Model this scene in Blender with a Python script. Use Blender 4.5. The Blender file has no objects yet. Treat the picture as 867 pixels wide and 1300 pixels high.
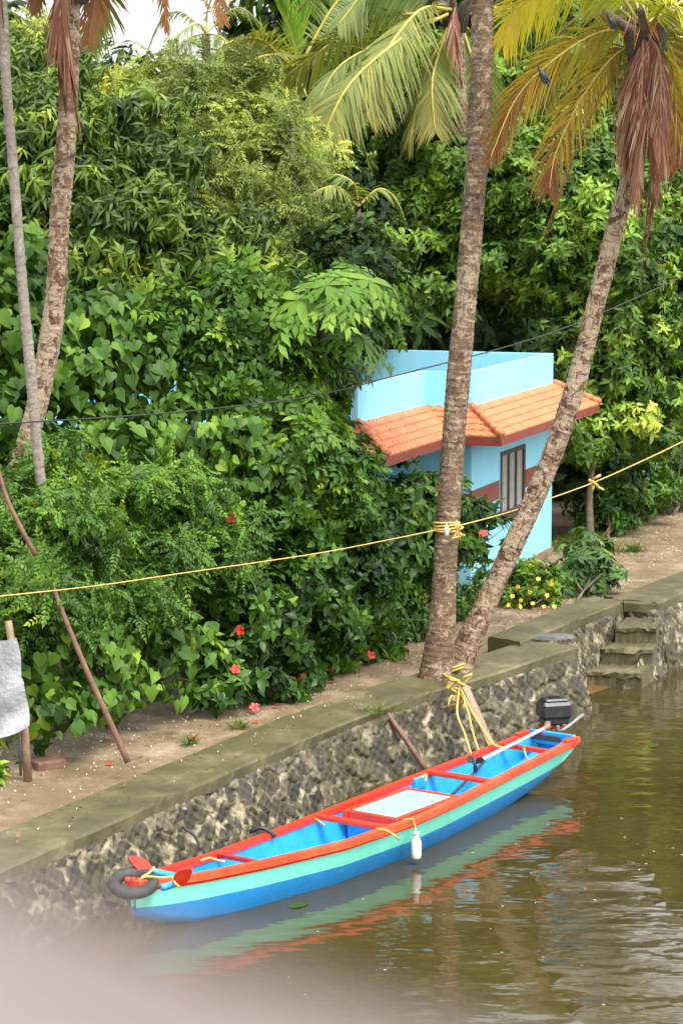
import bpy, math, random
import numpy as np
from mathutils import Vector, Matrix
R = math.radians
rng = np.random.default_rng(11)
random.seed(11)
SC = bpy.context.scene
COL = SC.collection

# ---------------------------------------------------------------- camera, sky, sun, exposure
CAM_H, FPX, TILT = 8.7, 3070.0, math.atan(400 / 3070.0)     # eye height, focal length in photo pixels, downward tilt
cam_d = bpy.data.cameras.new('camera')
cam = bpy.data.objects.new('camera', cam_d); COL.objects.link(cam)
cam.location = (0, 0, CAM_H); cam.rotation_euler = (math.pi / 2 - TILT, 0, 0)
cam_d.sensor_fit = 'VERTICAL'; cam_d.sensor_height = 36.0; cam_d.lens = FPX / 1300 * 36
cam_d.clip_start = 0.03; cam_d.clip_end = 3000
cam_d.dof.use_dof = True; cam_d.dof.focus_distance = 36.0; cam_d.dof.aperture_fstop = 2.7
SC.camera = cam

SUN_EL, SUN_AZ = 62, 140          # degrees; azimuth measured clockwise from +Y
world = bpy.data.worlds.new('World'); SC.world = world; world.use_nodes = True
wn, wl = world.node_tree.nodes, world.node_tree.links
bg = wn['Background']
sky = wn.new('ShaderNodeTexSky'); sky.sky_type = 'NISHITA'; sky.sun_disc = False
sky.sun_elevation = R(SUN_EL); sky.sun_rotation = R(SUN_AZ)
sky.air_density = 1.0; sky.dust_density = 4.0; sky.ozone_density = 1.0
hs = wn.new('ShaderNodeHueSaturation'); hs.inputs['Saturation'].default_value = 0.12; hs.inputs['Value'].default_value = 0.9
wl.new(sky.outputs[0], hs.inputs['Color']); oc = wn.new('ShaderNodeMix'); oc.data_type = 'RGBA'; oc.blend_type = 'ADD'; oc.inputs[0].default_value = 1.0; oc.inputs[7].default_value = (2.0, 2.05, 2.1, 1)   # even cloud cover
wl.new(hs.outputs[0], oc.inputs[6]); wl.new(oc.outputs[2], bg.inputs[0])
bg.inputs[1].default_value = 0.115
sun_d = bpy.data.lights.new('sun', 'SUN'); sun_d.energy = 1.3; sun_d.angle = R(25); sun_d.color = (1.0, 0.96, 0.9)
sun = bpy.data.objects.new('sun', sun_d); COL.objects.link(sun)
sun.rotation_euler = Vector((-math.sin(R(SUN_AZ)) * math.cos(R(SUN_EL)), -math.cos(R(SUN_AZ)) * math.cos(R(SUN_EL)), -math.sin(R(SUN_EL)))).to_track_quat('-Z', 'Y').to_euler()
SC.view_settings.view_transform = 'Standard'; SC.view_settings.look = 'None'
SC.view_settings.exposure = 1.6; SC.view_settings.gamma = 1.0; SC.view_settings.use_curve_mapping = False
SC.render.engine = 'CYCLES'
SC.cycles.max_bounces = 8; SC.cycles.diffuse_bounces = 3; SC.cycles.transparent_max_bounces = 8

# ---------------------------------------------------------------- places: photo pixel -> point in the world
_c, _s = math.cos(TILT), math.sin(TILT)
def ray(x, y):
    a, b = (x - 433.5) / FPX, (650 - y) / FPX
    return np.array([a, _c + b * _s, -_s + b * _c])
def at(x, y, Y):
    r = ray(x, y); return np.array([0, 0, CAM_H]) + r * (Y / r[1])
def atz(x, y, z):
    r = ray(x, y); return np.array([0, 0, CAM_H]) + r * ((z - CAM_H) / r[2])

# ---------------------------------------------------------------- materials
def new_mat(name):
    m = bpy.data.materials.new(name); m.use_nodes = True
    return m, m.node_tree.nodes, m.node_tree.links, m.node_tree.nodes['Principled BSDF']
def ramp(n, stops, interp='LINEAR'):
    r = n.new('ShaderNodeValToRGB'); r.color_ramp.interpolation = interp
    e = r.color_ramp.elements
    while len(e) > 1: e.remove(e[-1])
    e[0].position = stops[0][0]; e[0].color = (*stops[0][1], 1)
    for p, c in stops[1:]:
        k = e.new(p); k.color = (*c, 1)
    return r
def noise(n, l, scale, detail=6, rough=.6, src=None, dist=0.0):
    t = n.new('ShaderNodeTexNoise'); t.inputs['Scale'].default_value = scale
    t.inputs['Detail'].default_value = detail; t.inputs['Roughness'].default_value = rough; t.inputs['Distortion'].default_value = dist
    if src is not None: l.new(src, t.inputs['Vector'])
    return t
def attr(n, name):
    a = n.new('ShaderNodeAttribute'); a.attribute_name = name; return a
def mixc(n, l, fac, a, b, mode='MIX'):
    m = n.new('ShaderNodeMix'); m.data_type = 'RGBA'; m.blend_type = mode
    for sock, v in ((0, fac), (6, a), (7, b)):
        if hasattr(v, 'is_output'): l.new(v, m.inputs[sock])
        elif sock == 0: m.inputs[0].default_value = v
        else: m.inputs[sock].default_value = (*v, 1)
    return m.outputs[2]
def maprange(n, l, v, a, b, c=0., d=1.):
    m = n.new('ShaderNodeMapRange'); l.new(v, m.inputs[0])
    for i, q in enumerate((a, b, c, d)): m.inputs[i + 1].default_value = q
    return m.outputs[0]
def bump(n, l, b, h, dist, strength=1.0):
    k = n.new('ShaderNodeBump'); k.inputs['Distance'].default_value = dist; k.inputs['Strength'].default_value = strength
    l.new(h, k.inputs['Height']); l.new(k.outputs[0], b.inputs['Normal']); return k
def coords(n): return n.new('ShaderNodeTexCoord').outputs['Object']

def plain(name, stops, scale=6, rough=.6, bumpd=0.004, bscale=None, spec=.5, metal=0.):
    """worn surface: noise through a colour ramp, fine bump"""
    m, n, l, b = new_mat(name); co = coords(n)
    t = noise(n, l, scale, 7, .65, co); r = ramp(n, stops); l.new(t.outputs[0], r.inputs[0]); l.new(r.outputs[0], b.inputs['Base Color'])
    b.inputs['Roughness'].default_value = rough; b.inputs['Specular IOR Level'].default_value = spec; b.inputs['Metallic'].default_value = metal
    if bumpd:
        t2 = noise(n, l, bscale or scale * 6, 5, .6, co); bump(n, l, b, t2.outputs[0], bumpd)
    return m
def leaf_mat(name, stops, rough=.42, trans=.2, tcol=1.6, patch=.32):
    m, n, l, b = new_mat(name)
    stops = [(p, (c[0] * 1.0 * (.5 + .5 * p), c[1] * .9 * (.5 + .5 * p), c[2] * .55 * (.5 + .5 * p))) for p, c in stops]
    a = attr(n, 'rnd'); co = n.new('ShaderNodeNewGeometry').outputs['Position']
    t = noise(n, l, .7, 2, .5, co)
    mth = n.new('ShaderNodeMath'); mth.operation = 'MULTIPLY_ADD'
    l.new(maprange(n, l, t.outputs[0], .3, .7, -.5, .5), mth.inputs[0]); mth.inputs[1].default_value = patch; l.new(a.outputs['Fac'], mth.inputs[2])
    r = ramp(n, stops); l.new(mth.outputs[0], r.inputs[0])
    l.new(r.outputs[0], b.inputs['Base Color']); b.inputs['Roughness'].default_value = rough + .1; b.inputs['Specular IOR Level'].default_value = .28
    tr = n.new('ShaderNodeBsdfTranslucent')
    l.new(mixc(n, l, 1.0, r.outputs[0], (tcol * 1.1, tcol, tcol * .35), 'MULTIPLY'), tr.inputs['Color'])
    mx = n.new('ShaderNodeMixShader'); mx.inputs[0].default_value = trans
    l.new(b.outputs[0], mx.inputs[1]); l.new(tr.outputs[0], mx.inputs[2]); l.new(mx.outputs[0], n['Material Output'].inputs['Surface'])
    return m
def frond_mat(name, rootc, midc, tipc, alt, rough=.45, trans=.3):
    """colour runs along the frond from stalk to tip, as the leaf yellows and dies"""
    m, n, l, b = new_mat(name)
    a = attr(n, 'along'); rn = attr(n, 'rnd')
    s = n.new('ShaderNodeMath'); s.operation = 'MULTIPLY_ADD'; l.new(rn.outputs['Fac'], s.inputs[0]); s.inputs[1].default_value = .3; l.new(a.outputs['Fac'], s.inputs[2])
    s2 = n.new('ShaderNodeMath'); s2.operation = 'SUBTRACT'; l.new(s.outputs[0], s2.inputs[0]); s2.inputs[1].default_value = .15
    r = ramp(n, [(0, rootc), (.42, midc), (.8, tipc)]); l.new(s2.outputs[0], r.inputs[0])
    c = mixc(n, l, maprange(n, l, rn.outputs['Fac'], .55, .95), r.outputs[0], alt)
    l.new(c, b.inputs['Base Color']); b.inputs['Roughness'].default_value = rough
    tr = n.new('ShaderNodeBsdfTranslucent'); l.new(mixc(n, l, 1.0, c, (1.5, 1.4, .5), 'MULTIPLY'), tr.inputs['Color'])
    mx = n.new('ShaderNodeMixShader'); mx.inputs[0].default_value = trans
    l.new(b.outputs[0], mx.inputs[1]); l.new(tr.outputs[0], mx.inputs[2]); l.new(mx.outputs[0], n['Material Output'].inputs['Surface'])
    return m

def ground_mat(name, stops, scale, rough, bd, wetcol=None):
    m, n, l, b = new_mat(name); co = n.new('ShaderNodeNewGeometry').outputs['Position']
    t = noise(n, l, scale, 9, .7, co, .3); r = ramp(n, stops); l.new(t.outputs[0], r.inputs[0]); out = r.outputs[0]
    t3 = noise(n, l, scale * 14, 4, .7, co)
    out = mixc(n, l, maprange(n, l, t3.outputs[0], .35, .7, 0, .45), out, stops[0][1])
    if wetcol:
        t4 = noise(n, l, .6, 4, .6, co); out = mixc(n, l, maprange(n, l, t4.outputs[0], .5, .65), out, wetcol)
    l.new(out, b.inputs['Base Color']); b.inputs['Roughness'].default_value = rough
    bump(n, l, b, t3.outputs[0], bd); return m

def concrete_mat():
    m, n, l, b = new_mat('mossy_concrete'); co = n.new('ShaderNodeNewGeometry').outputs['Position']
    t = noise(n, l, 1.3, 9, .65, co); r = ramp(n, [(.3, (.04, .034, .012)), (.48, (.085, .072, .028)), (.6, (.135, .115, .055)), (.75, (.25, .22, .14))]); l.new(t.outputs[0], r.inputs[0])
    t2 = noise(n, l, 18, 6, .7, co); c = mixc(n, l, maprange(n, l, t2.outputs[0], .4, .75, 0, .5), r.outputs[0], (.06, .055, .035))
    t3 = noise(n, l, .55, 4, .6, co); c = mixc(n, l, maprange(n, l, t3.outputs[0], .45, .65, 0, .6), c, (.075, .068, .02))
    l.new(c, b.inputs['Base Color']); b.inputs['Roughness'].default_value = .62
    bump(n, l, b, t2.outputs[0], .015); return m
def stone_mat():
    m, n, l, b = new_mat('rubble_stone'); co = n.new('ShaderNodeNewGeometry').outputs['Position']
    cell, edge = attr(n, 'cell'), attr(n, 'edge')
    r = ramp(n, [(0, (.02, .017, .012)), (.3, (.042, .036, .026)), (.5, (.075, .063, .042)), (.68, (.045, .034, .016)), (.84, (.1, .082, .048)), (1, (.21, .18, .115))])
    l.new(cell.outputs['Fac'], r.inputs[0])
    t = noise(n, l, 7, 8, .7, co); c = mixc(n, l, maprange(n, l, t.outputs[0], .35, .7, 0, .55), r.outputs[0], (.045, .042, .03))
    t2 = noise(n, l, 3.2, 6, .7, co)
    mort = ramp(n, [(.36, (.03, .024, .011)), (.48, (.085, .07, .034)), (.57, (.3, .26, .165)), (.72, (.48, .43, .31))]); l.new(t2.outputs[0], mort.inputs[0])
    c = mixc(n, l, maprange(n, l, edge.outputs['Fac'], .035, .1, 1, 0), c, mort.outputs[0])
    t3 = noise(n, l, 1.1, 5, .65, co); c = mixc(n, l, maprange(n, l, t3.outputs[0], .46, .62, 0, .75), c, (.04, .034, .01))
    l.new(c, b.inputs['Base Color']); b.inputs['Roughness'].default_value = .6
    bump(n, l, b, noise(n, l, 22, 6, .7, co).outputs[0], .02); return m
def water_mat():
    m, n, l, b = new_mat('canal_water'); co = n.new('ShaderNodeNewGeometry').outputs['Position']
    t = noise(n, l, .22, 4, .55, co); r = ramp(n, [(.35, (.034, .025, .007)), (.65, (.054, .04, .013))]); l.new(t.outputs[0], r.inputs[0])
    l.new(r.outputs[0], b.inputs['Base Color']); b.inputs['Roughness'].default_value = .04; b.inputs['IOR'].default_value = 1.45
    mp = n.new('ShaderNodeMapping'); mp.inputs['Scale'].default_value = (.5, 1.0, 1.0); l.new(co, mp.inputs['Vector'])
    w1 = noise(n, l, 2.0, 2, .4, mp.outputs[0], .3); w2 = noise(n, l, 6.0, 2, .5, mp.outputs[0])
    big = noise(n, l, .35, 3, .6, co)
    ad = n.new('ShaderNodeMath'); ad.operation = 'MULTIPLY_ADD'; l.new(w2.outputs[0], ad.inputs[0]); ad.inputs[1].default_value = .16; l.new(w1.outputs[0], ad.inputs[2])
    # a breeze ruffles one patch of the canal
    mp2 = n.new('ShaderNodeMapping'); mp2.inputs['Location'].default_value = (-3.25 * 1.25, -27.3 * .26, 0); mp2.inputs['Scale'].default_value = (1.25, .26, 0); l.new(co, mp2.inputs['Vector'])
    ln = n.new('ShaderNodeVectorMath'); ln.operation = 'LENGTH'; l.new(mp2.outputs[0], ln.inputs[0])
    dn = n.new('ShaderNodeMath'); dn.operation = 'MULTIPLY_ADD'; l.new(big.outputs[0], dn.inputs[0]); dn.inputs[1].default_value = 1.2; l.new(ln.outputs['Value'], dn.inputs[2])
    patch = maprange(n, l, dn.outputs[0], .6, 1.75, 1.0, .035)
    mu = n.new('ShaderNodeMath'); mu.operation = 'MULTIPLY'; l.new(ad.outputs[0], mu.inputs[0]); l.new(patch, mu.inputs[1])
    l.new(maprange(n, l, patch, .02, .9, .035, .24), b.inputs['Roughness'])
    bump(n, l, b, mu.outputs[0], .5); return m
def bark_mat(name, base, light, dark, red, lightamt, redamt):
    m, n, l, b = new_mat(name)
    cb = n.new('ShaderNodeCombineXYZ'); u, v = attr(n, 'ring_u'), attr(n, 'ring_v')
    l.new(u.outputs['Fac'], cb.inputs[0]); l.new(v.outputs['Fac'], cb.inputs[1])
    mp = n.new('ShaderNodeMapping'); mp.inputs['Scale'].default_value = (2.2, 7, 1); l.new(cb.outputs[0], mp.inputs['Vector'])
    co = coords(n)
    t = noise(n, l, 2.4, 8, .75, mp.outputs[0]); r = ramp(n, [(.34, dark), (.46, base), (.6, base), (.74, light)]); l.new(t.outputs[0], r.inputs[0])
    big = noise(n, l, .55, 3, .6, co)
    t2 = noise(n, l, 7, 7, .8, co, .6); sh = n.new('ShaderNodeMath'); sh.operation = 'MULTIPLY_ADD'; l.new(big.outputs[0], sh.inputs[0]); sh.inputs[1].default_value = .5; l.new(t2.outputs[0], sh.inputs[2])
    c = mixc(n, l, maprange(n, l, sh.outputs[0], .86 - lightamt * .2, .92 - lightamt * .2, 0, .85), r.outputs[0], light)
    t3 = noise(n, l, 3.4, 7, .8, co, .8); c = mixc(n, l, maprange(n, l, t3.outputs[0], .66 - redamt * .14, .69 - redamt * .14, 0, .92), c, red)
    t4 = noise(n, l, 10, 6, .8, mp.outputs[0], .5); c = mixc(n, l, maprange(n, l, t4.outputs[0], .53, .57, 0, .85), c, dark)
    t5 = noise(n, l, 1.7, 7, .8, co, 1.0); c = mixc(n, l, maprange(n, l, t5.outputs[0], .56, .62, 0, .7), c, dark)
    l.new(c, b.inputs['Base Color']); b.inputs['Roughness'].default_value = .8
    bump(n, l, b, t2.outputs[0], .035); return m
def paint_mat(name, col, dark, rough=.4, scale=5, amt=.5):
    m, n, l, b = new_mat(name); co = coords(n)
    t = noise(n, l, scale, 8, .7, co, .3); c = mixc(n, l, maprange(n, l, t.outputs[0], .45, .75, 0, amt), col, dark)
    t2 = noise(n, l, scale * 9, 4, .7, co); c = mixc(n, l, maprange(n, l, t2.outputs[0], .58, .66, 0, amt), c, dark)
    t3 = noise(n, l, scale * 3, 8, .8, co, 1.5); c = mixc(n, l, maprange(n, l, t3.outputs[0], .64, .67, 0, amt * .8), c, tuple(min(1, .55 * k + .3) for k in col))
    l.new(c, b.inputs['Base Color']); b.inputs['Roughness'].default_value = rough
    bump(n, l, b, t2.outputs[0], .004); return m
def wall_paint_mat():
    m, n, l, b = new_mat('blue_wall_paint'); g = n.new('ShaderNodeNewGeometry').outputs['Position']
    t = noise(n, l, .8, 6, .6, g); c = mixc(n, l, maprange(n, l, t.outputs[0], .4, .7, 0, .5), (.25, .62, .8), (.3, .68, .83))
    sx = n.new('ShaderNodeSeparateXYZ'); l.new(g, sx.inputs[0])
    ns = noise(n, l, 2.0, 5, .7, g)
    ad = n.new('ShaderNodeMath'); ad.operation = 'MULTIPLY_ADD'; l.new(ns.outputs[0], ad.inputs[0]); ad.inputs[1].default_value = 1.0; l.new(sx.outputs[2], ad.inputs[2])
    c = mixc(n, l, maprange(n, l, ad.outputs[0], 1.5, 2.1, .75, 0), c, (.24, .42, .33))       # damp algae at the foot
    mp = n.new('ShaderNodeMapping'); mp.inputs['Scale'].default_value = (3.0, 3.0, .35); l.new(g, mp.inputs['Vector'])
    st = noise(n, l, 1.6, 7, .7, mp.outputs[0]); c = mixc(n, l, maprange(n, l, st.outputs[0], .52, .7, 0, .3), c, (.17, .46, .6))      # rain streaks
    sp = noise(n, l, 7, 6, .75, g); c = mixc(n, l, maprange(n, l, sp.outputs[0], .62, .7, 0, .35), c, (.36, .7, .8))
    l.new(c, b.inputs['Base Color']); b.inputs['Roughness'].default_value = .75
    bump(n, l, b, noise(n, l, 40, 4, .6, g).outputs[0], .003); return m

M = {}
M['blue_wall'] = wall_paint_mat()
M['band'] = paint_mat('red_brown_band', (.22, .055, .035), (.16, .04, .03), .7)
M['fascia'] = paint_mat('red_brown_fascia', (.2, .035, .022), (.12, .025, .02), .55)
M['tile'] = paint_mat('clay_tile', (.53, .18, .07), (.22, .08, .04), .6, 1.6, .6)
M['roof_deck'] = plain('roof_deck', [(.3, (.07, .06, .045)), (.7, (.17, .15, .11))], 2, .8)
M['frame_wood'] = plain('dark_frame', [(.3, (.035, .024, .022)), (.7, (.075, .055, .048))], 8, .6)
M['shutter'] = plain('window_glass', [(.3, (.2, .2, .18)), (.7, (.34, .34, .31))], 3, .45)
M['plinth'] = plain('plinth', [(.3, (.16, .1, .06)), (.7, (.3, .2, .13))], 3, .8)
M['soil'] = ground_mat('soil', [(.3, (.05, .034, .02)), (.5, (.09, .062, .036)), (.7, (.13, .1, .06))], .9, .9, .03)
M['path'] = ground_mat('sandy_path', [(.3, (.1, .068, .033)), (.46, (.21, .15, .08)), (.56, (.31, .235, .14)), (.7, (.45, .36, .24))], 1.3, .75, .05, (.16, .11, .055))
M['concrete'] = concrete_mat(); M['stone'] = stone_mat(); M['water'] = water_mat()
M['mud'] = ground_mat('mud', [(.3, (.1, .05, .018)), (.7, (.19, .105, .04))], 1.5, .25, .01)
M['bark_mid'] = bark_mat('bark_mid', (.18, .112, .062), (.44, .35, .23), (.014, .01, .008), (.08, .035, .02), .55, .6)
M['bark_right'] = bark_mat('bark_right', (.24, .14, .08), (.5, .39, .26), (.03, .018, .012), (.085, .024, .014), .75, .95)
M['bark_left'] = bark_mat('bark_left', (.2, .105, .06), (.5, .4, .28), (.035, .02, .013), (.11, .038, .02), .8, .7)
M['bark_pale'] = bark_mat('bark_pale', (.3, .26, .21), (.46, .42, .36), (.12, .1, .08), (.2, .16, .12), .3, .0)
M['bark'] = plain('bark', [(.3, (.06, .042, .028)), (.7, (.16, .12, .085))], 6, .85, .01)
M['stick'] = plain('stick_wood', [(.3, (.1, .045, .03)), (.7, (.22, .12, .08))], 6, .7, .006)
M['plank'] = plain('plank_wood', [(.3, (.16, .1, .06)), (.7, (.32, .22, .14))], 6, .7, .006)
M['rope'] = plain('yellow_rope', [(.3, (.5, .3, .06)), (.7, (.72, .52, .16))], 20, .7, .004)
M['cable'] = plain('black_cable', [(.3, (.012, .012, .013)), (.7, (.03, .03, .032))], 10, .5, 0)
M['tarp'] = plain('tarp', [(.3, (.3, .3, .32)), (.7, (.45, .45, .47))], 2.5, .5, .06, 4)
M['red'] = paint_mat('boat_red', (.66, .035, .012), (.4, .02, .01), .38, 4, .5)
M['orange'] = paint_mat('boat_worn_red', (.68, .06, .02), (.62, .13, .045), .42, 3, .9)
M['mint'] = paint_mat('boat_mint', (.2, .78, .6), (.15, .6, .46), .4, 3, .5)
M['blue'] = paint_mat('boat_blue', (.016, .25, .6), (.012, .14, .36), .38, 3, .6)
M['inblue'] = paint_mat('boat_inside_blue', (.02, .32, .72), (.015, .16, .42), .35, 3, .6)
M['floor'] = paint_mat('boat_floor_blue', (.06, .46, .76), (.03, .22, .45), .35, 2.2, .7)
M['lid'] = paint_mat('lid_mint', (.26, .56, .5), (.2, .46, .42), .4, 3, .4)
M['oxred'] = paint_mat('thwart_red', (.4, .025, .018), (.2, .02, .015), .45, 5, .6)
M['rubber'] = plain('rubber', [(.3, (.018, .018, .018)), (.7, (.05, .048, .045))], 9, .6, .008)
M['black'] = plain('black_plastic', [(.3, (.012, .013, .014)), (.7, (.03, .032, .034))], 6, .3, 0)
M['metal'] = plain('grey_metal', [(.3, (.2, .2, .2)), (.7, (.4, .4, .4))], 8, .4, 0, metal=.6)
M['white'] = plain('white_plastic', [(.3, (.7, .68, .62)), (.7, (.82, .8, .76))], 5, .4, 0)
M['pole'] = plain('white_pole', [(.3, (.62, .62, .62)), (.7, (.78, .78, .78))], 5, .4, 0)
M['slate'] = plain('slate', [(.3, (.07, .072, .07)), (.7, (.15, .152, .145))], 5, .6, .01)
M['petal'] = plain('pale_litter', [(.3, (.38, .29, .19)), (.7, (.62, .53, .4))], 30, .7, 0)
M['litter'] = plain('brown_litter', [(.3, (.1, .05, .025)), (.7, (.24, .14, .07))], 12, .8, 0)
M['rail'] = plain('rail_paint', [(.38, (.075, .04, .034)), (.5, (.14, .108, .098)), (.62, (.185, .16, .15))], 5, .5, .002)
M['rail_red'] = plain('rail_rust', [(.3, (.18, .085, .07)), (.7, (.3, .18, .16))], 12, .6, .002)
M['crow'] = plain('crow', [(.3, (.012, .014, .02)), (.7, (.035, .042, .06))], 14, .45, 0)
M['red_petal'] = plain('red_petal', [(.3, (.5, .01, .012)), (.7, (.75, .03, .025))], 20, .5, 0)
M['yellow_petal'] = plain('yellow_petal', [(.3, (.75, .5, .02)), (.7, (.85, .65, .04))], 20, .5, 0)
M['shed'] = plain('shed_boards', [(.3, (.22, .12, .055)), (.7, (.36, .22, .1))], 3, .8)
M['magenta'] = plain('magenta_cloth', [(.3, (.16, .02, .07)), (.7, (.24, .04, .1))], 3, .8)
M['spadix'] = plain('spadix', [(.3, (.4, .16, .04)), (.7, (.55, .28, .08))], 9, .7, 0)
# leaves
M['l_mango'] = leaf_mat('leaf_mango', [(0, (.035, .08, .014)), (.4, (.075, .155, .026)), (.75, (.15, .26, .04)), (1, (.28, .37, .07))], .36)  # greens lightened in place of haze over the back trees
M['l_feather'] = leaf_mat('leaf_feather', [(0, (.1, .14, .04)), (.4, (.17, .26, .07)), (.75, (.28, .4, .1)), (1, (.44, .52, .14))], .5)  # distance haze is put into this paler leaf colour
M['l_light'] = leaf_mat('leaf_light', [(0, (.06, .15, .03)), (.4, (.13, .28, .05)), (.75, (.24, .42, .075)), (1, (.42, .56, .12))], .45)
M['l_heart'] = leaf_mat('leaf_heart', [(0, (.04, .12, .022)), (.4, (.08, .205, .034)), (.75, (.14, .3, .05)), (1, (.27, .43, .08))], .4)
M['l_serr'] = leaf_mat('leaf_serrate', [(0, (.045, .13, .022)), (.4, (.085, .215, .034)), (.75, (.145, .31, .045)), (1, (.29, .44, .07))], .42)
M['l_hibis'] = leaf_mat('leaf_hibiscus', [(0, (.025, .08, .015)), (.4, (.05, .14, .022)), (.75, (.095, .23, .032)), (1, (.21, .36, .05))], .34)
M['l_dark'] = leaf_mat('leaf_dark', [(0, (.012, .035, .01)), (.5, (.025, .07, .015)), (1, (.07, .14, .03))], .6, .2)  # leaf colour also carries the deep shade behind the house
M['l_papaya'] = leaf_mat('leaf_papaya', [(0, (.1, .25, .05)), (.5, (.17, .38, .07)), (1, (.3, .5, .11))], .45)
M['l_cassava'] = leaf_mat('leaf_cassava', [(0, (.05, .13, .05)), (.5, (.1, .22, .08)), (1, (.22, .36, .15))], .38)
M['l_yellow'] = leaf_mat('leaf_yellowgreen', [(0, (.06, .15, .015)), (.5, (.13, .27, .03)), (1, (.28, .42, .05))], .45)
M['l_grass'] = leaf_mat('leaf_grass', [(0, (.05, .1, .02)), (.5, (.1, .2, .03)), (1, (.22, .33, .06))], .5)
M['f_green'] = frond_mat('frond_green', (.15, .22, .04), (.13, .2, .04), (.19, .24, .06), (.27, .31, .1))  # green brightened to hold the sky's sheen on the fronds
M['f_olive'] = frond_mat('frond_olive', (.24, .28, .05), (.2, .25, .06), (.28, .27, .07), (.34, .33, .09))
M['f_spear'] = frond_mat('frond_young', (.26, .4, .05), (.2, .36, .04), (.18, .34, .05), (.36, .46, .08))
M['f_yellow'] = frond_mat('frond_yellow', (.38, .46, .05), (.6, .58, .05), (.68, .54, .05), (.5, .55, .1))
M['f_dying'] = frond_mat('frond_dying', (.3, .32, .05), (.56, .42, .06), (.2, .075, .035), (.28, .14, .06))
M['f_dead'] = frond_mat('frond_dead', (.14, .042, .018), (.19, .066, .03), (.25, .11, .055), (.42, .28, .18), .65, .15)
M['f_amber'] = frond_mat('frond_amber', (.1, .04, .018), (.2, .08, .025), (.32, .14, .045), (.22, .15, .05), .6, .25)
M['rachis'] = plain('rachis', [(.3, (.36, .3, .06)), (.7, (.55, .45, .1))], 6, .5, 0)
M['rachis_dead'] = plain('rachis_dead', [(.3, (.2, .08, .045)), (.7, (.32, .15, .09))], 6, .6, 0)

# ---------------------------------------------------------------- object helpers
def tag(o, label=None, cat=None, group=None, kind=None):
    if label: o['label'] = label
    if cat: o['category'] = cat
    if group: o['group'] = group
    if kind: o['kind'] = kind
    return o
def thing(name, loc, label, cat, group=None):
    o = bpy.data.objects.new(name, None); COL.objects.link(o); o.location = Vector(tuple(map(float, loc))); o.empty_display_size = .2
    return tag(o, label, cat, group)
def root_loc(p):
    while p.parent: p = p.parent
    return np.array(p.location)
def link(name, me, parent):
    o = bpy.data.objects.new(name, me); COL.objects.link(o)
    if parent is not None: o.parent = parent
    return o
def fast_mesh(name, V, loops, sizes, mats, midx=None, attrs=None, smooth=False):
    me = bpy.data.meshes.new(name)
    V = np.ascontiguousarray(V, np.float32); loops = np.asarray(loops, np.int32); sizes = np.asarray(sizes, np.int32)
    me.vertices.add(len(V)); me.vertices.foreach_set('co', V.ravel())
    me.loops.add(len(loops)); me.loops.foreach_set('vertex_index', loops)
    me.polygons.add(len(sizes)); st = np.zeros(len(sizes), np.int32); st[1:] = np.cumsum(sizes)[:-1]
    me.polygons.foreach_set('loop_start', st); me.polygons.foreach_set('loop_total', sizes)
    if midx is not None: me.polygons.foreach_set('material_index', np.asarray(midx, np.int32))
    me.polygons.foreach_set('use_smooth', np.full(len(sizes), bool(smooth)) if not hasattr(smooth, '__len__') else np.asarray(smooth, bool))
    for m in (mats if isinstance(mats, (list, tuple)) else [mats]): me.materials.append(m)
    for k, v in (attrs or {}).items():
        a = me.attributes.new(k, 'FLOAT', 'POINT'); a.data.foreach_set('value', np.ascontiguousarray(v, np.float32))
    me.update(calc_edges=True); me.validate()
    return me

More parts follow.
